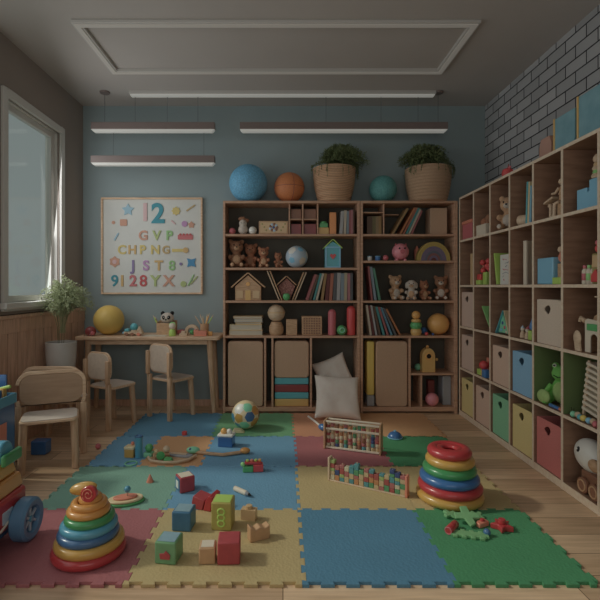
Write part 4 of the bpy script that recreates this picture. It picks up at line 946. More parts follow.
t = one('wooden_block', MB().box(-.055, .055, -.025, .025, 0, .045).prism([(-.055, .045), (-.01, .045), (-.045, .062)], -.025, .025), 'coral', 'brown stepped wooden block in front of the pencil cup', 'toy block', (dx(200.5, 4.03), 4.03, DZ), bev=.004)
one('wooden_block', MB().box(-.018, .018, -.018, .018, 0, .036), 'amber', 'tiny orange cube at the right end of the desk', 'toy block', (dx(210.5, 4.08), 4.07, DZ), bev=.003); one('wooden_block', MB().box(-.03, .03, -.02, .02, 0, .04), 'rose', 'rusty brown block behind the lime figure on the desk', 'toy block', (dx(181, 4.2), 4.2, DZ), bev=.004)
one('paper_sheet', MB().box(-.10, .10, -.07, .07, 0, .0025), 'cream', 'loose white sheets of paper on the desk before the wooden box', 'paper', (dx(155, 4.03), 4.055, DZ))
t = empty('pencil_cup', 'tall wooden cup full of pencils at the right end of desk', 'pencil cup', (dx(204.5, 4.15), 4.15, DZ))
MB().lathe([(1e-4, 0), (.036, 0), (.038, .004), (.038, .098), (.034, .098), (.033, .008), (1e-4, .007)], 24).build('cup_body', 'wood_toy', t)
cx_ = dx(204.5, 4.15)
for i, (a, m, cn, l_) in enumerate([(-.085, 'wood_pale', 'pale, leaning furthest left', .155), (-.045, 'cream', 'white, second from the left', .17), (-.012, 'sand', 'sand coloured, upright in the middle', .15), (.022, 'cream2', 'cream, right of the middle', .165), (.048, 'amber', 'orange, second from the right', .175), (.078, 'lime', 'lime green, leaning furthest right', .16)]):
    pencil('thin pencil in the cup, %s' % cn, (cx_ - a * .22, 4.15 + (.012 if i % 2 else -.012), DZ + .0078), (cx_ + a, 4.15 + (.02 if i % 2 else -.02), DZ + l_ + .02), m)

# ------------------------------------------------------------------ things in the cube shelf
def cy(px, X=1.60): return X * 463 / (px - 283)
yf, yn, z = cell(0, 0); t = empty('toy_crate', 'small red crate with an orange lid in the top row, darkest corner', 'box', (1.635, 3.938, z + E))
MB().box(-.07, .10, -.10, .10, 0, .13).build('crate_body', 'rose', t, bev=.004); MB().box(-.075, .105, -.105, .105, .1305, .16).build('lid', 'coral', t, bev=.006)
yf, yn, z = cell(1, 0); t = empty('toy_crate', 'small white crate in the top row holding two brown plush balls', 'box', (1.59, 3.652, z + E))
mb = MB(); mb.box(-.03, .15, -.086, -.078, 0, .085); mb.box(-.03, .15, .078, .086, 0, .085); mb.box(-.03, -.022, -.078, .078, 0, .085); mb.box(.142, .15, -.078, .078, 0, .085); mb.box(-.022, .142, -.078, .078, 0, .006); mb.build('crate_body', 'cream', t, bev=.002)
for dy_, r_, m, lb in ((.035, .044, 'rust_plush', 'reddish brown plush ball in the white crate, the lower left one'), (-.040, .040, 'brown_plush', 'brown plush ball in the white crate, the higher right one')):
    one('plush_ball', MB().ball(r_, n=20).ball(r_ * .8, TR(0, 0, r_ * 1.3), 16), m, lb, 'plush toy', (1.612, 3.652 + dy_, z + .0075 + r_ + (.03 if dy_ < 0 else 0)), 'plush balls in the white crate')
yf, yn, z = cell(2, 0); teddy('teddy_bear', 'tan teddy bear sitting in the top row of the cube shelf', 'plush toy', (1.64, 3.352, z + E), -.75, .27, 'tan_plush', 'white_plush')
yf, yn, z = cell(3, 0)
t = empty('wooden_ring', 'short hollow wooden cylinder lying in the top row beside thin panels', 'wooden toy', (1.60, 3.055, z + .0365)); t.rotation_euler = (R(90), 0, R(25))
MB().lathe([(.020, -.04), (.036, -.04), (.036, .04), (.020, .04), (.020, -.04)], 28).build('ring_body', 'wood_pale', t, bev=.002)
for i, (m, cn, y_, h_) in enumerate((('teal', 'teal', 2.985, .27), ('cream2', 'yellow', 2.962, .265), ('skyblue', 'blue', 2.938, .235))):
    one('book', MB().box(0, .20, -.007, .007, 0, h_), m, 'thin %s book standing in the top row of the cube shelf' % cn, 'book', (1.565, y_, z + E + .001), 'thin books in the top row of the cube shelf', rot=(R(3.5), 0, 0), bev=.002)
yf, yn, z = cell(4, 0); t = empty('wooden_mannequin', 'jointed wooden figure sitting at a toy keyboard, top row', 'wooden figure', (1.60, 2.70, z + E)); t.scale = (.84, .84, .84)
mb = MB(); mb.box(-.03, .03, -.02, .09, .135, .15, TR(0, 0, 0, rx=R(-14))); mb.build('keyboard', 'wood_pale', t, bev=.003)
MB().box(-.022, .022, .0, .085, .1505, .156, TR(0, 0, 0, rx=R(-14))).build('keys', 'brown', t)
MB().tube([(0, -.065, .11), (0, -.06, .20)], .024, 12, r2=.020).build('torso', 'wood_toy', t); MB().ball(.024, TR(0, -.055, .238), 16).build('head', 'wood_pale', t); MB().cyl(.008, .195, .22, 10, TR(0, -.057, 0)).build('neck', 'wood_pale', t)
for q in (-1, 1):
    MB().tube([(q * .026, -.06, .195), (q * .03, -.03, .165), (q * .024, .02, .168)], .0085, 8).build('arm', 'wood_pale', t)
    MB().tube([(q * .018, -.06, .10), (q * .02, -.005, .095), (q * .02, .0, .012)], .014, 10).build('leg', 'wood_pale', t); MB().box(q * .02 - .014, q * .02 + .014, -.018, .03, 0, .014).build('foot', 'wood_pale', t, bev=.004)
MB().box(-.025, .025, -.09, -.04, 0, .085).build('stool', 'wood_toy', t, bev=.004)
MB().tube([(0, .078, 0), (0, .078, .10)], .012, 10).ball(.018, TR(0, .082, .095), 12).build('stand', 'wood_pale', t)
yf, yn, z = cell(5, 0); t = empty('stepped_box', 'light blue stepped box in the top row, nearest the camera', 'box', (1.58, 2.376, z + E))
MB().prism([(.115, 0), (.115, .115), (.035, .115), (.035, .092), (.015, .092), (.015, .15), (-.095, .15), (-.095, 0)], 0, .12, 'X').build('box_body', 'skyblue', t, bev=.004)
t = empty('stacking_figure', 'little wooden stacking bear on top of the light blue stepped box', 'wooden figure', (1.605, 2.353, z + .1512))
zz = 0
for r_, h_, m in ((.034, .022, 'wood_pale'), (.028, .018, 'lightgreen'), (.030, .020, 'wood_pale'), (.024, .018, 'sand')): MB().lathe([(1e-4, zz), (r_ * .85, zz), (r_, zz + h_ * .5), (r_ * .85, zz + h_), (1e-4, zz + h_)], 20).build('ring', m, t); zz += h_
MB().ball(.026, TR(0, 0, zz + .02), 16).build('head', 'wood_pale', t)
for q in (-1, 1): MB().ball(.008, TR(0, q * .018, zz + .042), 10).build('ear', 'wood_toy', t)
# second row
yf, yn, z = cell(0, 1)
one('book', MB().box(0, .22, -.02, .02, 0, .29), 'olive', 'olive book standing in the second row next to the bookcase', 'book', (1.565, 3.80, z + E), bev=.003); one('book', MB().box(0, .22, -.022, .022, 0, .26), 'sand', 'tan book behind the olive book, second row', 'book', (1.565, 3.85, z + E), bev=.003)
yf, yn, z = cell(1, 1); t = empty('toy_abacus_tower', 'red and lime toy with red balls on posts, second row', 'toy', (1.60, 3.648, z + E)); t.scale = (.85, .85, .85)
MB().box(-.05, .05, .02, .11, 0, .045).build('base', 'lime', t, bev=.006); MB().box(-.045, .045, -.10, -.03, 0, .115).build('block', 'lime', t, bev=.006)
MB().box(-.045, .045, .025, .10, .0455, .10).build('block', 'red', t, bev=.008)
for y_, z_ in ((.055, .135), (.07, .21), (-.03, .17), (-.055, .215), (-.075, .15)): MB().ball(.028, TR(0, y_, z_), 16).build('bead', 'red', t)
for y_ in (.06, -.055): MB().cyl(.006, .05, .235, 10, TR(0, y_, 0)).build('post', 'coral', t)
yf, yn, z = cell(2, 1)
one('book', MB().box(0, .2, 0, .016, 0, .235), 'lime', 'lime yellow book leaning in the second row of the cube shelf', 'book', (1.56, 3.372, z + E + .003), rot=(R(-11), 0, 0), bev=.002)
t = empty('drawing_block', 'white drawing pad with grey scribbles standing in the second row', 'drawing pad', (1.575, 3.277, z + E)); MB().box(0, .018, -.082, .082, 0, .215).build('pad', 'white', t, bev=.002)
rn = random.Random(5)
for i in range(7): MB().tube([(-.001, -.05 + .1 * rn.random(), .03 + .024 * i), (-.001, -.05 + .1 * rn.random(), .04 + .024 * i), (-.001, -.05 + .1 * rn.random(), .03 + .024 * i)], .0018, 5).build('scribble', 'grey' if i % 3 else 'rose', t)
yf, yn, z = cell(3, 1); one('thin_board', MB().box(0, .012, -.018, .018, 0, .285).box(.012, .2, .006, .018, 0, .285), 'cream', 'thin white upright board standing alone in the second row', 'board', (1.572, 3.012, z + E), bev=.002)
yf, yn, z = cell(4, 1); one('toy_box', MB().box(0, .20, -.082, .082, 0, .158), 'skyblue', 'light blue closed box in the second row of the cube shelf', 'box', (1.562, 2.764, z + E), bev=.006)
one('toy_block', MB().box(-.012, .012, -.045, .04, 0, .04), 'lime', 'small lime block right of the light blue box', 'toy block', (1.562, 2.628, z + E), bev=.004)
t = empty('wooden_bird', 'brown wooden toy bird on a post behind the lime block', 'wooden toy', (1.612, 2.642, z + E)); MB().box(-.03, .03, -.028, .028, 0, .12).build('post', 'wood_toy', t, bev=.004); MB().ball(.034, TR(-.01, 0, .155, s=(.8, 1, 1)), 16).build('body', 'coral', t); MB().ball(.02, TR(-.01, .022, .20), 14).build('head', 'wood_pale', t); MB().box(-.02, .02, -.03, -.018, .16, .235).build('tail', 'wood_toy', t, bev=.003)
yf, yn, z = cell(5, 1)
for i, (m, cn, y_) in enumerate((('rose', 'pink', 2.452), ('lightgreen', 'green', 2.417), ('sand', 'sand coloured', 2.382))):
    t = empty('toy_jar', 'slim pale toy jar with a %s cap, second row' % cn, 'toy jar', (1.60, y_, z + E), 0, 'pale toy jars in the second row'); MB().lathe([(1e-4, 0), (.014, 0), (.0155, .006), (.0155, .07), (.009, .082), (1e-4, .082)], 18).build('jar_body', 'cream', t); MB().cyl(.0105, .0825, .10, 14).build('cap', m, t); MB().lathe([(.0158, .02), (.0164, .021), (.0164, .055), (.0158, .056)], 18).build('sleeve', m, t)
t = empty('shape_box', 'olive shape box with red front pieces, second row near edge', 'toy', (1.575, 2.322, z + E)); MB().box(0, .10, -.04, .04, 0, .155).build('box_body', 'olive', t, bev=.005); MB().box(-.006, -.0005, -.032, .03, .085, .145).build('panel', 'sand', t, bev=.002); MB().prism([(-.03, .01), (.03, .01), (.03, .045), (0, .075), (-.03, .045)], -.012, -.0005, 'X').build('front_piece', 'red', t, bev=.003)
t = empty('toy_bird', 'small red toy bird on top of the olive shape box', 'toy bird', (1.60, 2.335, z + .1562)); MB().ball(.024, TR(0, 0, .024), 16).build('body', 'red', t); MB().ball(.016, TR(0, .012, .055), 14).build('head', 'rose', t); MB().lathe([(.006, 0), (1e-4, .016)], 8, TR(0, .026, .055, rx=R(-90))).build('beak', 'amber', t)
# middle row
yf, yn, z = cell(1, 2)
one('book', MB().box(0, .18, -.010, 0, 0, .24), 'lightgreen', 'green book leaning far over in the middle row', 'book', (1.562, 3.482, z + E + .0003), rot=(R(-41), 0, 0), bev=.001); one('book', MB().box(0, .16, -.010, .0, 0, .10), 'coral', 'orange picture card leaning beside the green book, middle row', 'book', (1.60, 3.515, z + .004 + E), rot=(R(-36), 0, 0), bev=.001)
yf, yn, z = cell(2, 2); t = empty('picture_book', 'open teal picture book standing like a tent, middle row', 'book', (1.562, 3.305, z + E))
MB().box(0, .15, 0, .007, 0, .20, TR(0, .10, 0, rx=R(34))).build('cover', 'teal', t, bev=.001); MB().box(0, .15, -.007, 0, 0, .185, TR(0, -.098, 0, rx=R(-24))).build('cover', 'cream2', t, bev=.001)
MB().prism([(-.075, .01), (.075, .01), (.01, .15)], .012, .016, 'X').build('page', 'mint', t)
for y_, z_, m in ((-.02, .05, 'rose'), (.01, .08, 'navy'), (-.045, .02, 'cream'), (.03, .03, 'skyblue')): MB().ball(.012, TR(.010, y_, z_, s=(.4, 1, 1)), 10).build('picture', m, t)
yf, yn, z = cell(3, 2)
for i, (y_, x_, m, n_, lb) in enumerate(((3.09, 1.60, 'wood_pale', 0, 'tiny pale wooden figure, leftmost of the small toys, middle row'), (3.05, 1.62, 'sand', 0, 'tiny sand coloured figure, second of the small toys, middle row'), (3.01, 1.59, 'wood_pale', 0, 'tiny pale figure next to the lime block, middle row'))):
    t = empty('peg_figure', lb, 'toy figure', (x_, y_, z + E), 0, 'tiny wooden figures in the middle row'); MB().lathe([(1e-4, 0), (.018, 0), (.016, .03), (.009, .045), (1e-4, .046)], 16).build('body', m, t); MB().ball(.014, TR(0, 0, .056), 12).build('head', 'cream', t); MB().lathe([(.013, 0), (1e-4, .02)], 12, TR(0, 0, .064)).build('hat', 'ice' if i == 0 else 'rose', t)
one('toy_block', MB().box(-.022, .022, -.02, .02, 0, .06), 'lime', 'lime block under the blue drop, middle row', 'toy block', (1.59, 2.945, z + E), bev=.004)
one('toy_drop', MB().lathe([(1e-4, 0), (.016, .006), (.022, .022), (.016, .05), (1e-4, .09)], 18), 'blue', 'blue drop shaped piece standing on the lime block, middle row', 'toy', (1.59, 2.945, z + .0612)); one('toy_block', MB().box(-.02, .02, -.022, .022, 0, .085), 'skyblue', 'upright light blue block behind the lime block, middle row', 'toy block', (1.65, 2.90, z + E), bev=.004)
yf, yn, z = cell(5, 2); t = empty('wooden_castle', 'wooden toy castle with arched door and green sign, middle row', 'toy castle', (1.585, 2.356, z + E))
n = 10; arch = [(.028 * math.cos(math.pi * i / n), .07 + .028 * math.sin(math.pi * i / n)) for i in range(n + 1)]
MB().prism([(-.075, 0), (-.028, 0)] + arch[::-1] + [(.028, 0), (.07, 0), (.07, .165), (.05, .175), (-.075, .165)], -.004, .004, 'X').build('front_wall', 'cream', t, bev=.002)
MB().box(.0045, .11, -.075, -.065, 0, .165).build('side_wall', 'wood_toy', t, bev=.002); MB().box(.0045, .11, .058, .068, 0, .165).build('side_wall', 'wood_toy', t, bev=.002); MB().box(.0045, .11, -.0645, .0575, .12, .13).build('floor_board', 'wood_toy', t); MB().box(.10, .11, -.0645, .0575, 0, .1195).build('rear_wall', 'brown', t)
MB().box(-.012, -.0045, -.035, .045, .115, .15).build('sign', 'green', t, bev=.003)
MB().prism([(-.075, .1655), (.06, .1655), (.045, .19), (.02, .20), (.0, .235), (-.005, .285), (-.075, .285), (-.075, .27), (-.02, .268), (-.018, .20), (-.075, .195)], .03, .05, 'X').build('tower', 'wood_toy', t, bev=.002)
MB().prism([(-.075, .2855), (-.0, .2855), (-.0, .293), (-.075, .293)], .0, .09, 'X').build('roof', 'wood_pale', t, bev=.001)
MB().tube([(0, .072, .16), (0, .105, .175), (0, .118, .155)], .013, 10, r2=.008).build('trunk', 'wood_pale', t)
t = empty('wooden_elephant', 'pale wooden elephant figure leaning at the castle door, middle row', 'wooden toy', (1.565, 2.462, z + E)); MB().ball(.03, TR(0, 0, .07, s=(.35, 1, 1.3)), 18).build('head', 'wood_pale', t); MB().prism([(-.03, 0), (.012, 0), (.02, .05), (-.02, .06)], -.006, .006, 'X').build('legs', 'wood_pale', t, bev=.002)
# second row from the floor
yf, yn, z = cell(1, 3)
for i, (x_, y_, w_, h_, m, cn) in enumerate(((1.60, 3.66, .030, .045, 'lime', 'lime'), (1.60, 3.60, .026, .05, 'yellow', 'yellow'), (1.59, 3.545, .030, .06, 'blue', 'blue'), (1.66, 3.58, .034, .12, 'red', 'taller red'), (1.66, 3.52, .024, .15, 'green', 'tallest green'), (1.665, 3.655, .022, .135, 'coral', 'narrow orange'))):
    one('toy_block', MB().box(-w_ * .8, w_ * .8, -w_, w_, 0, h_), m, '%s toy block in the colourful group, second row from the floor' % cn, 'toy block', (x_ - .02, y_ + .03, z + E), 'colourful blocks in the cube shelf', bev=.005)
one('toy_ball', MB().ball(.036, n=20), 'red', 'red ball lying on the colourful toy blocks in the cube shelf', 'ball', (1.575, 3.63, z + .0865))
yf, yn, z = cell(4, 3); t = empty('plush_frog', 'bright green plush frog sitting in the green backed cubicle', 'plush toy', (1.660, 2.748, z + E), -.95)
C('frog', (62, 122, 34), .8, 'plush', (54, 110, 30), 60, .2, k=3.6); C('frog_pale', (98, 122, 60), .8, 'plush', (90, 114, 54), 60, .2, k=3.6)
mb = MB(); mb.ball(1, TR(0, .01, .085, s=(.062, .055, .085)), 20); mb.ball(1, TR(0, -.005, .185, s=(.058, .05, .046)), 20)
for q in (-1, 1):
    mb.ball(.023, TR(q * .034, -.005, .228), 14); mb.ball(1, TR(q * .062, .0, .045, s=(.03, .055, .04)), 14); mb.ball(1, TR(q * .066, -.05, .014, s=(.026, .036, .014)), 12); mb.tube([(q * .05, -.03, .12), (q * .075, -.05, .07), (q * .06, -.075, .012)], .015, 10)
mb.build('body', 'frog', t, remesh=.006)
MB().ball(1, TR(0, -.035, .08, s=(.042, .022, .06)), 14).build('belly', 'frog_pale', t)
for q in (-1, 1): MB().ball(.012, TR(q * .034, -.022, .232), 12).build('eye', 'white', t); MB().ball(.006, TR(q * .034, -.032, .233), 8).build('pupil', 'black', t)
MB().tube([(-.03, -.050, .178), (0, -.058, .168), (.03, -.050, .178)], .0025, 6).build('mouth', 'dark', t)
one('plush_pillow', MB().ball(1, TR(0, 0, .042, rx=R(-8), s=(.022, .062, .042)), 20), 'frog_pale', 'pale green oval plush in front of the frog', 'plush toy', (1.566, 2.782, z + .003), smooth=True)
one('toy_rod', MB().cyl(.010, -.05, .05, 14), 'blue', 'short blue rod lying before the green frog', 'toy', (1.566, 2.665, z + .0106), rot=(R(90), 0, 0)); one('toy_rod', MB().cyl(.010, -.022, .022, 14), 'coral', 'tiny orange rod at the near end of the frog cubicle', 'toy', (1.566, 2.60, z + .0106), rot=(R(90), 0, 0))
yf, yn, z = cell(5, 3); t = empty('wooden_ladder', 'wooden ladder toy with many rungs leaning in the green cubicle', 'wooden toy', (1.625, 2.41, z + .0135), 0, None, (R(9), 0, 0)); t.scale = (1, 1.05, 1.05)
for x_ in (-.03, .07): MB().box(x_, x_ + .012, .045, .060, 0, .285).build('rail', 'wood_pale', t, bev=.002); MB().box(x_, x_ + .012, -.075, -.060, .0, .262).build('rail', 'wood_pale', t, bev=.002)
for i in range(9): MB().box(-.035, .087, -.0755, .0605, .030 + i * .029, .045 + i * .029, TR(0, 0, 0)).build('rung', 'cream', t, bev=.002)
t = empty('toy_caterpillar', 'colourful wooden caterpillar in front of the ladder toy', 'wooden toy', (1.564, 2.40, z + E))
for i, m in enumerate(('mint', 'wood_pale', 'teal', 'yellow', 'skyblue', 'wood_pale', 'rose')): MB().ball(.0165, TR(.006 * math.sin(i * 1.7), .095 - i * .031, .0165 + (.004 if i % 2 else 0)), 14).build('segment', m, t)
for q in (-1, 1): MB().tube([(0, .098 + q * .006, .03), (0, .10 + q * .012, .05)], .0015, 5).build('feeler', 'dark', t)
# lowest row: bird on wheels
yf, yn, z = cell(5, 4); t = empty('rolling_bird', 'white rolling bird toy with black eye and brown wheels, lowest row', 'toy bird', (1.628, 2.395, z + E)); t.scale = (1.08, 1.08, 1.08)
mb = MB(); mb.ball(1, TR(0, .040, .172, rx=R(6), s=(.062, .103, .080)), 28); mb.ball(1, TR(0, -.055, .150, s=(.042, .050, .050)), 20); mb.build('body', 'white', t, remesh=.006)
MB().ball(.018, TR(-.049, .058, .195, s=(.7, 1, 1)), 16).build('eye', 'black', t); MB().ball(.005, TR(-.0615, .062, .201), 8).build('eye_glint', 'white', t)
MB().ball(1, TR(-.044, -.045, .155, s=(.02, .042, .03)), 14).build('wing', 'wood_toy', t)
MB().box(-.045, .045, -.085, .055, .048, .105).build('base', 'brown', t, bev=.006)
for y_ in (-.062, .020):
    for x_ in (-.056, .056): MB().cyl(.038, -.008, .008, 24, TR(x_, y_, .0383, ry=R(90))).build('wheel', 'brown', t); MB().torus(.026, .004, TR(x_ - (.009 if x_ < 0 else -.009), y_, .0383, ry=R(90)), 24, 6).build('wheel_ring', 'wood_toy', t)
# on top of the cube shelf
zt = 1.8992
t = empty('toy_apple', 'small red apple toy on top of the cube shelf', 'toy fruit', (1.62, 3.34, zt)); MB().lathe([(1e-4, .004), (.016, 0), (.034, .014), (.040, .042), (.034, .066), (.018, .074), (1e-4, .066)], 24).build('fruit', 'red', t); MB().tube([(0, 0, .068), (.002, -.012, .105)], .004, 6).build('stem', 'maroon', t); MB().ball(.016, TR(0, -.032, .075, s=(.5, 1.2, .7)), 12).build('leaf', 'rose', t)
def big_book(label, px0, px1, h, m, sp, X=1.625):
    y0_, y1_ = cy(px0, X), cy(px1, X); L_ = y0_ - y1_
    t = empty('picture_album', label, 'album', (X, y0_, zt), 0, 'large albums on top of the cube shelf'); MB().box(0, .045, -L_, -.014, 0, h).build('cover', m, t, bev=.003); MB().box(-.004, .05, -.0135, .0, 0, h + .005).build('spine', sp, t, bev=.003); MB().box(.006, .04, -L_ + .004, -.016, h, h + .002).build('pages', 'pages', t)
C('album_blue', (72, 108, 116), .8, 'noise', (60, 98, 108), 12, k=3.4); C('album_peach', (124, 92, 78), .8, 'noise', (118, 86, 72), 12, k=3.3)
big_book('light blue album with yellow spine, the farther of two, on the cube shelf', 553.5, 574.5, .222, 'album_blue', 'gold')
big_book('light blue album with yellow spine, the nearer of two, on the cube shelf', 577, 606, .265, 'album_blue', 'gold')
one('folded_card', MB().prism([(0, 0), (.13, 0), (.13, .10), (.11, .15), (.02, .15), (0, .10)], 0, .03, 'X'), 'album_peach', 'peach coloured board on the cube shelf left of the blue albums', 'board', (1.63, cy(552, 1.63) + .012, zt), bev=.003)

# ------------------------------------------------------------------ toys on the mat and floor
Z0 = MT + .0006
def at(px, py): x, y = gp(px, py); return (x, y, Z0)
for n_, c_ in dict(s_red=(120, 24, 28), s_yellow=(128, 96, 22), s_blue=(24, 66, 108), s_green=(26, 92, 48), s_teal=(36, 98, 118), s_orange=(134, 90, 24), s_navy=(32, 66, 98)).items(): M[n_] = mat(n_, c_, .28, k=3.3, spec=.5, coat=.3, ds=.2)
# big ring stack, right
t = empty('ring_stack', 'big stack of glossy rainbow rings on the right of the mat', 'stacking toy', (.872, 2.425, Z0))
for i, (r_, m) in enumerate(((.170, 's_yellow'), (.163, 's_red'), (.151, 's_blue'), (.136, 's_green'), (.124, 's_yellow'), (.112, 's_red'))):
    MB().torus(r_ - .031, .031, TR(.002 * math.sin(i * 2), 0, .026 + i * .0445), 56, 18, sq=.84).build('ring', m, t)
MB().torus(.052, .020, TR(0, 0, .2555), 40, 14, sq=.7).build('top_ring', 's_red', t); MB().cyl(.034, 0, .247, 20).build('post', 's_red', t); MB().cyl(.11, 0, .012, 32).build('base', 's_yellow', t)
# cone of rings, left
t = empty('ring_stack', 'cone of stacked rings with a red spiral knob on the pink tile', 'stacking toy', (-.808, 1.93, Z0), 0, None, (R(.3), R(.3), 0))
zz = .021
for i, (r_, th, m) in enumerate(((.148, .0215, 's_red'), (.139, .021, 's_yellow'), (.122, .020, 's_navy'), (.114, .0185, 's_teal'), (.100, .018, 's_green'), (.086, .0165, 's_orange'), (.073, .0155, 's_orange'))):
    MB().torus(r_ - th, th, TR(.003 * math.sin(i * 2.1), 0, zz), 52, 16).build('ring', m, t); zz += (th + [.021, .020, .0185, .018, .0165, .0155, .014][i]) * .835
MB().cyl(.024, 0, zz, 20).build('post', 's_orange', t); MB().cyl(.10, 0, .010, 32).build('base', 's_red', t)
MB().torus(.026, .022, TR(.006, 0, zz - .006), 32, 12).build('ring', 's_orange', t)
MB().ball(1, TR(-.030, .012, zz + .030, ry=R(-10), s=(.058, .027, .026)), 24).build('knob', 's_yellow', t)
MB().cyl(.032, -.012, .012, 28, TR(.012, -.030, zz + .026, rx=R(80))).build('knob_disc', 's_red', t)
MB().tube([(.012 + (.004 + .0030 * a / 1.5) * math.cos(a), -.0435, zz + .028 + (.004 + .0034 * a / 1.5) * math.sin(a)) for a in [k * .35 for k in range(32)]], .0022, 6).build('spiral', 'coral', t)
# toy cubes
def cube(label, px, py, s, m, rz, h=None, grp=True, name='toy_block', y=None):
    h = h or s; x, y_ = gp(px, py); y_ += s / 2
    t = empty(name, label, 'toy block', (x, y_, Z0), R(rz), 'toy cubes scattered on the mat' if grp else None)
    MB().box(-s / 2, s / 2, -s / 2, s / 2, 0, h).build('cube_body', m, t, bev=.006, seg=3)
    return t, s, h
for n_, c_ in dict(c_blue=(36, 76, 100), c_green=(66, 104, 70), c_red=(118, 40, 44), c_yellow=(116, 108, 44), c_wood=(128, 98, 66), c_sky=(84, 110, 120)).items(): M[n_] = mat(n_, c_, .5, 'noise', tuple(v * .94 for v in c_), 30, .03, k=3.2, ds=.18)
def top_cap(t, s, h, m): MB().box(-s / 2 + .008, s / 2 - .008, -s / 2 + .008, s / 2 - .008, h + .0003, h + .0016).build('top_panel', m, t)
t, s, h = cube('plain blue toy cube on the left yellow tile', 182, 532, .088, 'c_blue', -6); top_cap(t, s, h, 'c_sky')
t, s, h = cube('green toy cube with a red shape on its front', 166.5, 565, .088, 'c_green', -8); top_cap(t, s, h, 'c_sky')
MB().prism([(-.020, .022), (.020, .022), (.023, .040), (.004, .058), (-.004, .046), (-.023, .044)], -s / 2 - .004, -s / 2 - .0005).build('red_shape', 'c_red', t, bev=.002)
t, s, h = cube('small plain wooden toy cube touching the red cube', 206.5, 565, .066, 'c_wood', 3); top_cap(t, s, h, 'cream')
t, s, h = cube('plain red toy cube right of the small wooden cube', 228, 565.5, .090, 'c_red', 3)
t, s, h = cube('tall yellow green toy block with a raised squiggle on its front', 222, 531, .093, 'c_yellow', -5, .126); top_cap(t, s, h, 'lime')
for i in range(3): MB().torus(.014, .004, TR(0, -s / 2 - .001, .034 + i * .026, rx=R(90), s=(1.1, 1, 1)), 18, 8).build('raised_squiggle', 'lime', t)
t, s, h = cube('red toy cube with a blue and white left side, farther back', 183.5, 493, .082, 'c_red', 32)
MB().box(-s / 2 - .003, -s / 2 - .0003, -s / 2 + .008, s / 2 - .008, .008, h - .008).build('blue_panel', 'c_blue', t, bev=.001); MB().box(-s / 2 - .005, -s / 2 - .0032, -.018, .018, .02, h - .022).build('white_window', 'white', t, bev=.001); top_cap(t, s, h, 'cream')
# red open wedge blocks
x, y, _ = at(205, 510)
t = empty('toy_scoop', 'red folded toy piece open at the top beside the yellow green block', 'toy block', (x, y + .03, Z0), R(-20))
MB().prism([(-.055, 0), (.0, 0), (.014, .05), (-.052, .064), (-.060, .03)], -.04, .04).build('left_wedge', 'c_red', t, bev=.004); MB().prism([(.004, 0), (.046, 0), (.060, .07), (.038, .078), (.018, .05)], -.04, .045).build('right_wedge', 's_red', t, bev=.004)
# wooden pieces
x, y, _ = at(256, 541); one('wooden_block', MB().prism([(-.046, 0), (.046, 0), (.046, .060), (.022, .050), (0, .060), (-.02, .050), (-.046, .066)], -.022, .022), 'c_wood', 'light wooden block with a notched top right of the yellow green block', 'toy block', (x + .01, y + .02, Z0), rot=(0, 0, R(24)), bev=.004)
x, y, _ = at(249, 527); one('wooden_block', MB().box(-.036, .036, -.02, .02, 0, .05).cyl(.016, .05, .066, 16), 'sand', 'small wooden block with a stud, behind the notched block', 'toy block', (x - .005, y + .075, Z0), rot=(0, 0, R(-14)), bev=.004)
# marker
x, y, _ = at(242, 494); t = empty('marker_pen', 'white marker pen with a dark tip lying on the light blue tile', 'marker', (x, y, Z0 + .0135), 0, None, (0, R(90), R(-42)))
MB().cyl(.0135, -.058, .035, 18).build('barrel', 'cream', t, bev=0); MB().cyl(.0125, .0352, .052, 18, r2=.008).build('collar', 'grey', t); MB().cyl(.007, .0522, .070, 12, r2=.003).build('tip', 'dark', t)
# little cone
one('toy_cone', MB().lathe([(1e-4, 0), (.020, 0), (.020, .004), (.003, .042), (1e-4, .043)], 20), 'coral', 'tiny orange brown cone on the pale green tile', 'toy cone', at(150, 482))
# small brick toy (green and red)
x, y, _ = at(253, 472); t = empty('brick_toy', 'little green and red brick toy with studs on the blue tile', 'toy', (x, y + .015, Z0), R(6))
MB().box(-.062, .0, -.024, .024, 0, .036).build('brick', 'green', t, bev=.004); MB().box(.0006, .06, -.024, .024, 0, .044).build('brick', 'red', t, bev=.004); MB().box(-.05, .05, -.02, .02, .0446, .058).build('plate', 's_red', t, bev=.003) ; MB().ball(.014, TR(-.062, -.01, .046), 12).build('knob', 'lightgreen', t)
for q, m in ((-.034, 'lime'), (-.008, 'coral'), (.016, 'lime'), (.04, 'amber')): MB().cyl(.009, .0585, .070, 12, TR(q, 0, 0)).build('stud', m, t)
# blue cup with dolls
x, y, _ = at(226, 447); t = empty('toy_bucket', 'dark blue box cup with white and yellow filling on the blue tile', 'toy bucket', (x, y + .03, Z0), R(-10))
MB().box(-.052, .052, -.04, .04, 0, .068).build('cup_body', 's_blue', t, bev=.006); MB().box(-.055, .055, -.043, .043, .0685, .086).build('rim', 'white', t, bev=.006); MB().ball(.022, TR(-.018, -.004, .10), 14).build('filling', 'amber', t); MB().ball(.02, TR(.02, 0, .098), 14).build('filling', 'white', t)
one('toy_block', MB().prism([(-.05, 0), (.05, 0), (.02, .022), (-.03, .026)], -.03, .03), 'cream2', 'flat pale yellow piece at the foot of the patchwork ball', 'toy block', (gp(238, 433)[0], gp(238, 433)[1] + .02, Z0), bev=.004)
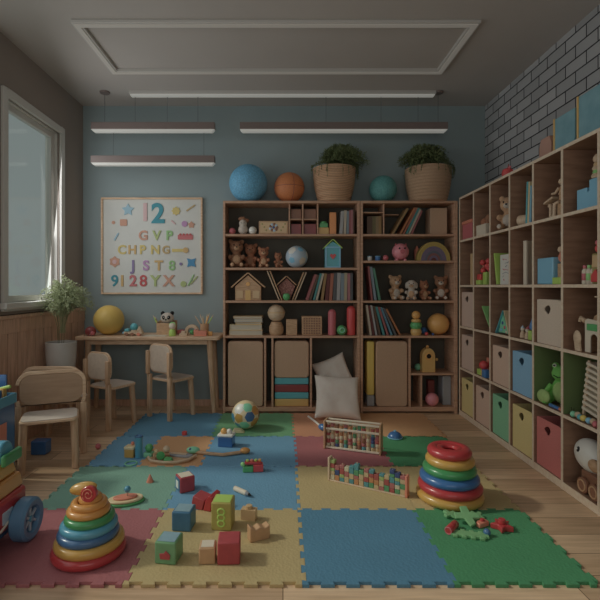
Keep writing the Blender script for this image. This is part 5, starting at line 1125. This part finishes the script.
# wooden spoon toy
x0_, y0_ = gp(199, 455); x1_, y1_ = gp(244, 455)
t = empty('wooden_spoon', 'long wooden spoon toy with orange end lying on the blue tile', 'wooden toy', (0, 0, Z0))
MB().tube([(x0_ - .03, y0_ + .02, .012), (x0_ + .08, y0_ - .01, .011), (x0_ + .16, y0_ - .03, .012), (x1_ - .03, y1_ + .01, .013), (x1_ - .01, y1_ + .02, .014)], .011, 12).build('handle', 'wood_toy', t)
MB().ball(1, TR(x1_ + .005, y1_ + .025, .020, s=(.034, .026, .0198)), 18).build('bowl', 's_orange', t); MB().ball(1, TR(x0_ - .045, y0_ + .03, .022, s=(.045, .032, .0218)), 18).build('end_piece', 'mint', t); MB().ball(.009, TR(x0_ - .06, y0_ + .01, .034), 10).build('button', 'navy', t)
# patchwork ball
x, y, _ = at(245, 430.5); t = empty('patchwork_ball', 'patchwork ball in teal, orange and white on the green tile', 'ball', (x, y + .055, Z0), R(5))
patch_ball(t, .108, 'cream2', [(-38, 38, 25, 'white', 6), (12, 45, 22, 'mint', 6), (-30, -2, 21, 's_yellow', 5), (18, 4, 22, 's_navy', 6), (52, 26, 21, 's_orange', 6), (-70, -6, 20, 's_teal', 6), (-8, -36, 23, 'mint', 6), (46, -24, 22, 's_orange', 6), (88, 0, 22, 'maroon', 6), (-48, -40, 18, 's_teal', 5)])
# beads and tiny bits
one('toy_bead', MB().lathe([(.005, 0), (.018, .0), (.020, .012), (.018, .026), (.005, .026), (.005, 0)], 16), 'red', 'tiny red bead on the deep blue tile at the back', 'toy bead', at(184.5, 435), bev=0)
one('toy_ball', MB().ball(.019, n=16), 'rose', 'tiny red ball on the wooden floor between chair and mat', 'ball', (gp(98, 449, 0)[0], gp(98, 449, 0)[1], .0195))
t = empty('toy_dome', 'small blue dome toy at the seam of green and orange tiles', 'toy', at(395, 438)); MB().lathe([(1e-4, 0), (.050, 0), (.052, .006)] + [(.052 * math.cos(a), .006 + .042 * math.sin(a)) for a in [k * math.pi / 16 for k in range(1, 8)]] + [(1e-4, .048)], 24).build('dome', 's_blue', t); MB().torus(.052, .004, TR(0, 0, .006), 28, 8).build('rim', 'skyblue', t); MB().cyl(.010, .046, .056, 12).build('knob', 'skyblue', t)
# rattle / spoon white-blue
xa, ya = gp(311, 419); xb, yb = gp(322, 430)
t = empty('baby_rattle', 'white handled rattle with a blue head lying on the orange tile', 'rattle', (0, 0, Z0)); MB().tube([(xa - .02, ya + .04, .010), ((xa + xb) / 2, (ya + yb) / 2, .014), (xb, yb, .020)], .009, 10).build('handle', 'white', t); MB().ball(1, TR(xb + .01, yb - .02, .026, rz=R(-50), s=(.05, .032, .026)), 20).build('head', 's_blue', t); MB().ball(.012, TR(xb + .052, yb - .065, .0122), 12).build('tip', 's_teal', t)
# abacus bead frames
def bead_frame(label, xa, ya, xb, yb, h, nr, nb, dp, pal, seed, style):
    L_ = math.hypot(xb - xa, yb - ya); rz = math.atan2(yb - ya, xb - xa)
    t = empty('bead_frame', label, 'abacus', (xa, ya, Z0), rz, 'wooden bead frames on the mat'); rn = random.Random(seed); th = .012
    if style == 0:
        MB().box(-th, 0, 0, dp, 0, h).build('end_board', 'wood_toy', t, bev=.003); MB().prism([(0, 0), (dp, 0), (dp, h * .97), (dp * .8, h * 1.04), (0, h)], L_, L_ + th, 'X').build('end_board', 'wood_toy', t, bev=.003)
        MB().box(.0005, L_ - .0005, .012, .028, h - .014, h - .002).build('top_bar', 'cream', t, bev=.002); MB().box(.0005, L_ - .0005, .010, .022, h * .68, h * .75).build('middle_bar', 'cream', t, bev=.002); MB().box(.0005, L_ - .0005, .012, .028, .004, .016).build('bottom_bar', 'cream', t, bev=.002)
        MB().box(.0005, L_ - .0005, dp - .012, dp - .002, h - .014, h - .002).build('rear_bar', 'cream', t, bev=.002)
    else:
        MB().box(-th, 0, 0, dp, 0, h).build('end_board', 'wood_pale', t, bev=.003); MB().box(L_, L_ + th, 0, dp, 0, h * .85).build('end_board', 'coral', t, bev=.003)
        MB().box(.0005, L_ - .0005, 0, dp, 0, .008).build('base_board', 'wood_pale', t, bev=.002)
    for i in range(nr):
        x_ = (i + .5) * L_ / nr; hh = h - .004 if style == 0 else h * rn.choice((.72, .8, .9, .98)); y_ = .034 if style == 0 else dp / 2
        MB().cyl(.0025, .012 if style == 0 else .008, hh, 8, TR(x_, y_, 0)).build('rod', 'wood_pale', t)
        z_ = .014 if style == 0 else .0085; w_ = L_ / nr * .46; k = 0
        while k < nb and z_ + .010 < hh:
            bh = rn.uniform(.020, .032) if style == 0 else rn.uniform(.018, .034)
            if z_ + bh > hh: bh = hh - z_
            m = rn.choice(pal)
            if i % 3 == 0 and style == 0: m = pal[(i // 3) % len(pal)] if k % 2 else 'b_cream'
            (MB().lathe([(.003, z_), (w_ * .8, z_), (w_, z_ + bh * .3), (w_, z_ + bh * .7), (w_ * .8, z_ + bh - .001), (.003, z_ + bh - .001)], 12, TR(x_, y_, 0)) if style == 0 else MB().box(x_ - w_, x_ + w_, y_ - w_ * 1.2, y_ + w_ * 1.2, z_, z_ + bh - .001)).build('bead', m, t, bev=0 if style == 0 else .002)
            z_ += bh; k += 1
    return t
for n_, c_ in dict(b_red=(96, 40, 36), b_green=(40, 84, 52), b_teal=(34, 80, 84), b_navy=(30, 42, 72), b_tan=(110, 94, 64), b_lime=(84, 98, 48), b_rose=(100, 54, 52), b_orange=(108, 70, 36), b_cream=(112, 106, 84)).items(): M[n_] = mat(n_, c_, .4, k=4.2)
pal = ['b_red', 'b_orange', 'b_green', 'b_tan', 'b_cream', 'b_rose', 'b_navy', 'b_teal', 'b_tan', 'brown']
xa, ya = gp(325, 449); xb, yb = gp(379, 456)
bead_frame('tall wooden bead frame with white bars on the pink tile', xa, ya, xb, yb, .192, 12, 7, .095, pal, 4, 0)
xa, ya = gp(329.5, 481); xb, yb = gp(405, 498)
bead_frame('long low bead frame packed with coloured blocks on the yellow tile', xa, ya, xb, yb, .132, 15, 5, .045, ['b_teal', 'b_green', 'b_orange', 'b_tan', 'b_cream', 'b_teal', 'b_rose', 'b_navy', 'b_lime', 'b_red', 'b_tan'], 9, 1)
x, y = gp(389, 437); 
# foam puzzle pieces on the green tile
fp = foam('aqua green'); M['puzzle_green'] = mat('puzzle_green', (74, 118, 72), .7, 'noise', (66, 110, 66), 30, .05, k=3.2)
def puzzle(w_, h_, nx, ny, amp=.012):
    pts = []
    def side(x0, y0, x1, y1, n_, s_):
        dx_, dy_ = (x1 - x0), (y1 - y0); L_ = math.hypot(dx_, dy_); ux, uy = dx_ / L_, dy_ / L_; nx_, ny_ = uy * s_, -ux * s_
        for i in range(n_):
            for f_, o_ in ((.0, 0), (.28, 0), (.2, 1), (.8, 1), (.72, 0)): d = (i + f_) * L_ / n_; pts.append((x0 + ux * d + nx_ * o_ * amp, y0 + uy * d + ny_ * o_ * amp))
    side(-w_, -h_, w_, -h_, nx, 1); side(w_, -h_, w_, h_, ny, 1); side(w_, h_, -w_, h_, nx, 1); side(-w_, h_, -w_, -h_, ny, 1)
    return pts
cross = [(-.02, -.055), (.012, -.05), (.016, -.02), (.05, -.03), (.058, .0), (.024, .014), (.03, .05), (-.002, .058), (-.014, .024), (-.05, .034), (-.058, .004), (-.022, -.01)]
for i, (px, py, sh, rot, z_, lb) in enumerate(((468, 536, puzzle(.075, .020, 4, 1), (0, 0, R(-14)), 0, 'flat green puzzle strip, nearest of the green foam pieces'), (467, 523, cross, (R(20), R(-6), R(14)), .026, 'cross shaped green foam piece propped up on the others'), (450, 517, [(x * .62, y * .62) for x, y in cross], (R(6), R(0), R(50)), .006, 'smallest green foam piece, behind the red rod'), (477, 519, [(x * .6, y * .6) for x, y in cross], (R(8), R(8), R(-30)), .008, 'green foam piece nearest the red star blocks'))):
    x, y = gp(px, py); one('foam_puzzle_piece', MB().prism(sh, 0, .013, 'Z'), 'puzzle_green', lb, 'foam piece', (x, y, Z0 + z_), 'green foam puzzle pieces', rot=rot, bev=.003)
x, y = gp(453, 531); t = empty('toy_rod', 'red rounded rod lying beside the green foam pieces', 'toy', (x - .004, y, Z0 + .0175), 0, None, (R(90), 0, R(-42))); MB().lathe([(1e-4, -.045), (.012, -.045), (.0175, -.038), (.0175, .036), (.012, .044), (1e-4, .045)], 20).build('rod_body', 's_red', t); MB().torus(.0145, .003, TR(0, 0, .043), 20, 8).build('rim', 'rose', t)
x, y = gp(502, 529); t = empty('star_blocks', 'red star shaped toy pieces lying right of the green foam', 'toy', (x, y, Z0), R(12))
MB().prism([(.052 * (1 if k % 2 == 0 else .5) * math.cos(k * math.pi / 5 + .3), .052 * (1 if k % 2 == 0 else .5) * math.sin(k * math.pi / 5 + .3)) for k in range(10)], 0, .026, 'Z').build('star', 's_red', t, bev=.004); MB().cyl(.016, .0262, .046, 16).build('stud', 's_red', t); MB().prism([(-.10, .02), (-.04, .035), (-.045, .065), (-.09, .055), (-.105, .04)], 0, .022, 'Z').build('arm_piece', 'coral', t, bev=.004); MB().cyl(.010, .0222, .032, 12, TR(-.07, .045, 0)).build('stud', 's_red', t)
one('toy_ball', MB().ball(.016, n=16), 's_navy', 'tiny dark blue ball between the green foam and red star', 'ball', (gp(487, 536)[0], gp(487, 536)[1], Z0 + .0162))
# teal and yellow toy at left, wooden tray toy
x, y, _ = at(125, 459); t = empty('toy_tower', 'teal tube on a yellow block with green ball on the blue tile', 'toy', (x + .06, y + .04, Z0), R(-8))
MB().box(-.07, -.006, -.03, .03, 0, .052).build('yellow_block', 's_yellow', t, bev=.004); MB().box(-.072, -.004, -.032, .032, .0525, .070).build('wooden_lid', 'cream2', t, bev=.004)
MB().cyl(.024, 0, .135, 24, TR(.022, -.01, 0)).build('tube', 's_teal', t); MB().torus(.021, .006, TR(.022, -.01, .137), 24, 8).build('tube_rim', 's_navy', t); MB().ball(.026, TR(.078, .022, .026 + .028), 16).build('ball', 'green', t); MB().box(.05, .105, -.006, .05, 0, .027).build('green_block', 'mint', t, bev=.004); MB().ball(.012, TR(-.03, .01, .082), 12).build('knob', 'coral', t)
x, y, _ = at(146, 464); t = empty('wooden_tray', 'round-edged wooden tray on the orange tile with small toys on it', 'tray', (x + .14, y + .07, Z0), R(-6))
MB().prism([(-.15, -.01), (-.11, -.07), (-.02, -.09), (.06, -.075), (.12, -.03), (.15, .05), (.06, .09), (-.10, .07)], 0, .010, 'Z').build('tray_body', 'wood_toy', t, bev=.003)
MB().tube([(-.148, -.01, .016), (-.11, -.068, .016), (-.02, -.087, .016), (.06, -.073, .016), (.12, -.03, .016), (.148, .05, .016)], .008, 8).build('tray_rim', 'wood_pale', t)
tx, ty = x + .14, y + .07
t = empty('wooden_wagon', 'small wooden wagon with a green disc on the wooden tray', 'wooden toy', (tx - .06, ty - .01, Z0 + .0106), R(25)); MB().box(-.05, .05, -.022, .022, .014, .034).build('wagon_body', 'wood_toy', t, bev=.004); MB().cyl(.026, 0, .010, 20, TR(-.01, -.024, .030, rx=R(90))).build('disc', 'green', t); MB().ball(.022, TR(.032, 0, .056), 14).build('head', 'wood_pale', t); MB().ball(.016, TR(-.03, 0, .050), 12).build('head', 'sand', t)
for a_ in (-.032, .032):
    for b_ in (-.026, .026): MB().cyl(.014, -.004, .004, 14, TR(a_, b_, .014, rx=R(90))).build('wheel', 'brown', t)
t = empty('wooden_racket', 'flat grey wooden paddle lying across the wooden tray', 'wooden toy', (tx + .045, ty + .035, Z0 + .0106), R(-12)); MB().prism([(-.075, -.014), (-.03, -.022), (.05, -.026), (.085, -.012), (.09, .012), (.05, .026), (-.03, .022), (-.075, .014)], 0, .014, 'Z').build('paddle', 'grey', t, bev=.003); MB().box(-.06, .05, -.012, .012, .0145, .018).build('inlay', 'wood_pale', t, bev=.001)
one('toy_block', MB().prism([(-.03, 0), (.03, 0), (.02, .02), (-.02, .024)], -.02, .02), 'green', 'small dark green wedge on the front of the wooden tray', 'toy block', (tx - .005, ty - .055, Z0 + .0106), bev=.003)
# slipper-like tray toy by the cone
x, y, _ = at(122, 507); t = empty('boat_toy', 'oval boat toy with a teal ball behind the cone of rings', 'toy boat', (x, y + .05, Z0), R(18))
def oval(a, b, n_=24): return [(a * math.cos(2 * math.pi * k / n_), b * math.sin(2 * math.pi * k / n_)) for k in range(n_)]
MB().prism(oval(.095, .058), 0, .012, 'Z').build('hull', 'green', t, bev=.004); MB().prism(oval(.088, .052), .0123, .024, 'Z').build('deck', 'cream2', t, bev=.004); MB().prism(oval(.06, .034), .0243, .032, 'Z').build('seat', 'coral', t, bev=.003); MB().cyl(.004, .032, .055, 10, TR(.01, 0, 0)).build('mast', 'wood_pale', t); MB().ball(.017, TR(.01, 0, .066), 14).build('ball', 's_teal', t)
x, y, _ = at(131, 464); t = empty('toy_ring', 'thin pale ring lying on the blue tile near the tray', 'toy ring', (x, y, Z0 + .0042)); MB().torus(.036, .004, n=28, m=8).build('ring_body', 'mint', t)

# toy truck at the left edge
C('wheel_blue', (46, 84, 112), .4, k=3.4)
TXT = -1.165
t = empty('toy_truck', 'big plastic toy truck with blue wheels at the left edge', 'toy truck', (TXT, 1.84, Z0))
MB().box(-.36, 0, -.28, .27, .075, .215).build('red_body', 's_red', t, bev=.02, seg=3)
MB().prism([(-.28, .2155), (.262, .2155), (.235, .285), (-.28, .285)], -.345, -.010, 'X').build('orange_cab', 's_orange', t, bev=.01, seg=3)
MB().prism([(-.27, .2855), (.232, .2855), (.205, .345), (-.25, .345)], -.335, -.022, 'X').build('yellow_roof', 's_yellow', t, bev=.012, seg=3)
MB().cyl(.050, -.29, -.022, 24, TR(0, .15, .3955, ry=R(90))).build('teal_roller', 's_teal', t, bev=.006); MB().box(-.022, .0, .10, .235, .3455, .398).build('green_bracket', 's_green', t, bev=.012, seg=3)
MB().box(-.30, -.02, -.25, .25, .045, .0745).build('chassis', 's_navy', t, bev=.008)
MB().box(.0004, .004, .08, .15, .115, .165).build('sticker', 'ice', t, bev=.001); MB().tube([(.004, -.02, .115), (.012, .05, .105), (.004, .12, .115)], .005, 8).build('side_handle', 'cream', t)
for sx_ in (-.37 - .035, .035 + .005):
    for y_ in (.19, -.19):
        wh = MB().lathe([(.058, -.030), (.080, -.034), (.090, -.024), (.091, 0), (.090, .024), (.080, .034), (.058, .030), (.050, .012), (.050, -.012), (.058, -.030)], 40).build('wheel', 'wheel_blue', t); wh.rotation_euler = (0, R(90), 0); wh.location = (sx_, y_, .0915)
        MB().cyl(.051, -.016, .010, 28).build('hub_plate', 's_navy', wh); 
        sp = MB()
        for k in range(6): a_ = k * math.pi / 3; sp.box(.010, .052, -.0055, .0055, .0105, .020, TR(rz=a_))
        sp.build('spokes', 'ice', wh, bev=.002); MB().cyl(.014, .010, .026, 16).build('hub_cap', 's_teal', wh)
        if sx_ < 0:
            wh.rotation_euler = (0, R(-90), 0)
        MB().cyl(.012, 0, .05, 12, TR(-.055 if sx_ > 0 else -.37 + .005, y_, .0915, ry=R(90))).build('axle', 'dark', t)
# toy bin at the left edge
bx0, bx1, by0, by1, bh = -1.80, -1.557, 2.34, 2.69, .50
t = empty('toy_bin', 'big teal blue toy bin full of toys at the left edge', 'toy bin', ((bx0 + bx1) / 2, (by0 + by1) / 2, .0006)); hx, hy = (bx1 - bx0) / 2, (by1 - by0) / 2
mb = MB(); q = .012
mb.box(-hx, -hx + q, -hy, hy, 0, bh); mb.box(hx - q, hx, -hy, hy, 0, bh); mb.box(-hx + q, hx - q, -hy, -hy + q, 0, bh); mb.box(-hx + q, hx - q, hy - q, hy, 0, bh); mb.box(-hx + q, hx - q, -hy + q, hy - q, 0, .012)
mb.build('bin_body', 's_navy', t, bev=.004)
mb = MB(); mb.box(-hx - .006, -hx, -hy - .006, hy + .006, bh - .05, bh + .006); mb.box(hx + .0003, hx + .008, -hy - .006, hy + .006, bh - .05, bh + .006); mb.box(-hx, hx, -hy - .006, -hy - .0003, bh - .05, bh + .006); mb.box(-hx, hx, hy + .0003, hy + .006, bh - .05, bh + .006)
mb.build('rim', 's_teal', t, bev=.002); MB().box(hx + .0003, hx + .004, -.02, .09, .20, .36).build('orange_patch', 'coral', t, bev=.002)
MB().box(-hx + .013, hx - .013, -hy + .013, hy - .013, .30, .40).build('toy_filling', 's_navy', t)
bcx, bcy = (bx0 + bx1) / 2, (by0 + by1) / 2
for i, (dx_, dy_, s_, zh, m, cn) in enumerate(((.06, .05, .05, .115, 's_orange', 'orange block, leftmost'), (.055, .115, .055, .13, 's_blue', 'blue block, middle one'), (.07, .16, .04, .135, 's_yellow', 'yellow block, rightmost'), (-.03, .13, .05, .15, 's_red', 'red block, lying further back'), (-.03, .03, .05, .16, 's_green', 'green block, lying further back'))):
    one('toy_block', MB().box(-s_ / 2, s_ / 2, -s_ / 2, s_ / 2, 0, zh), m, '%s on top of the toy bin' % cn, 'toy block', (bcx + dx_ - .01, bcy + dy_ - .01, .4016), 'blocks heaped in the toy bin', bev=.006)
t = one('toy_bat', MB().tube([(bcx - .08, bcy + .165, .50), (bcx + .10, bcy + .165, .545)], .010, 10), 'lime', 'thin lime stick lying across the back of the toy bin', 'toy', (0, 0, 0)); 
one('blue_panel', MB().box(-.11, .10, -.008, .008, 0, .60), 's_blue', 'blue board standing behind the toy bin at the left edge', 'board', (-1.735, 2.74, .001), bev=.004)
one('toy_block', MB().box(-.05, .05, -.04, .04, 0, .09), 's_blue', 'blue block on the floor under the rear chair', 'toy block', (-1.63, 3.12, .001), bev=.006)
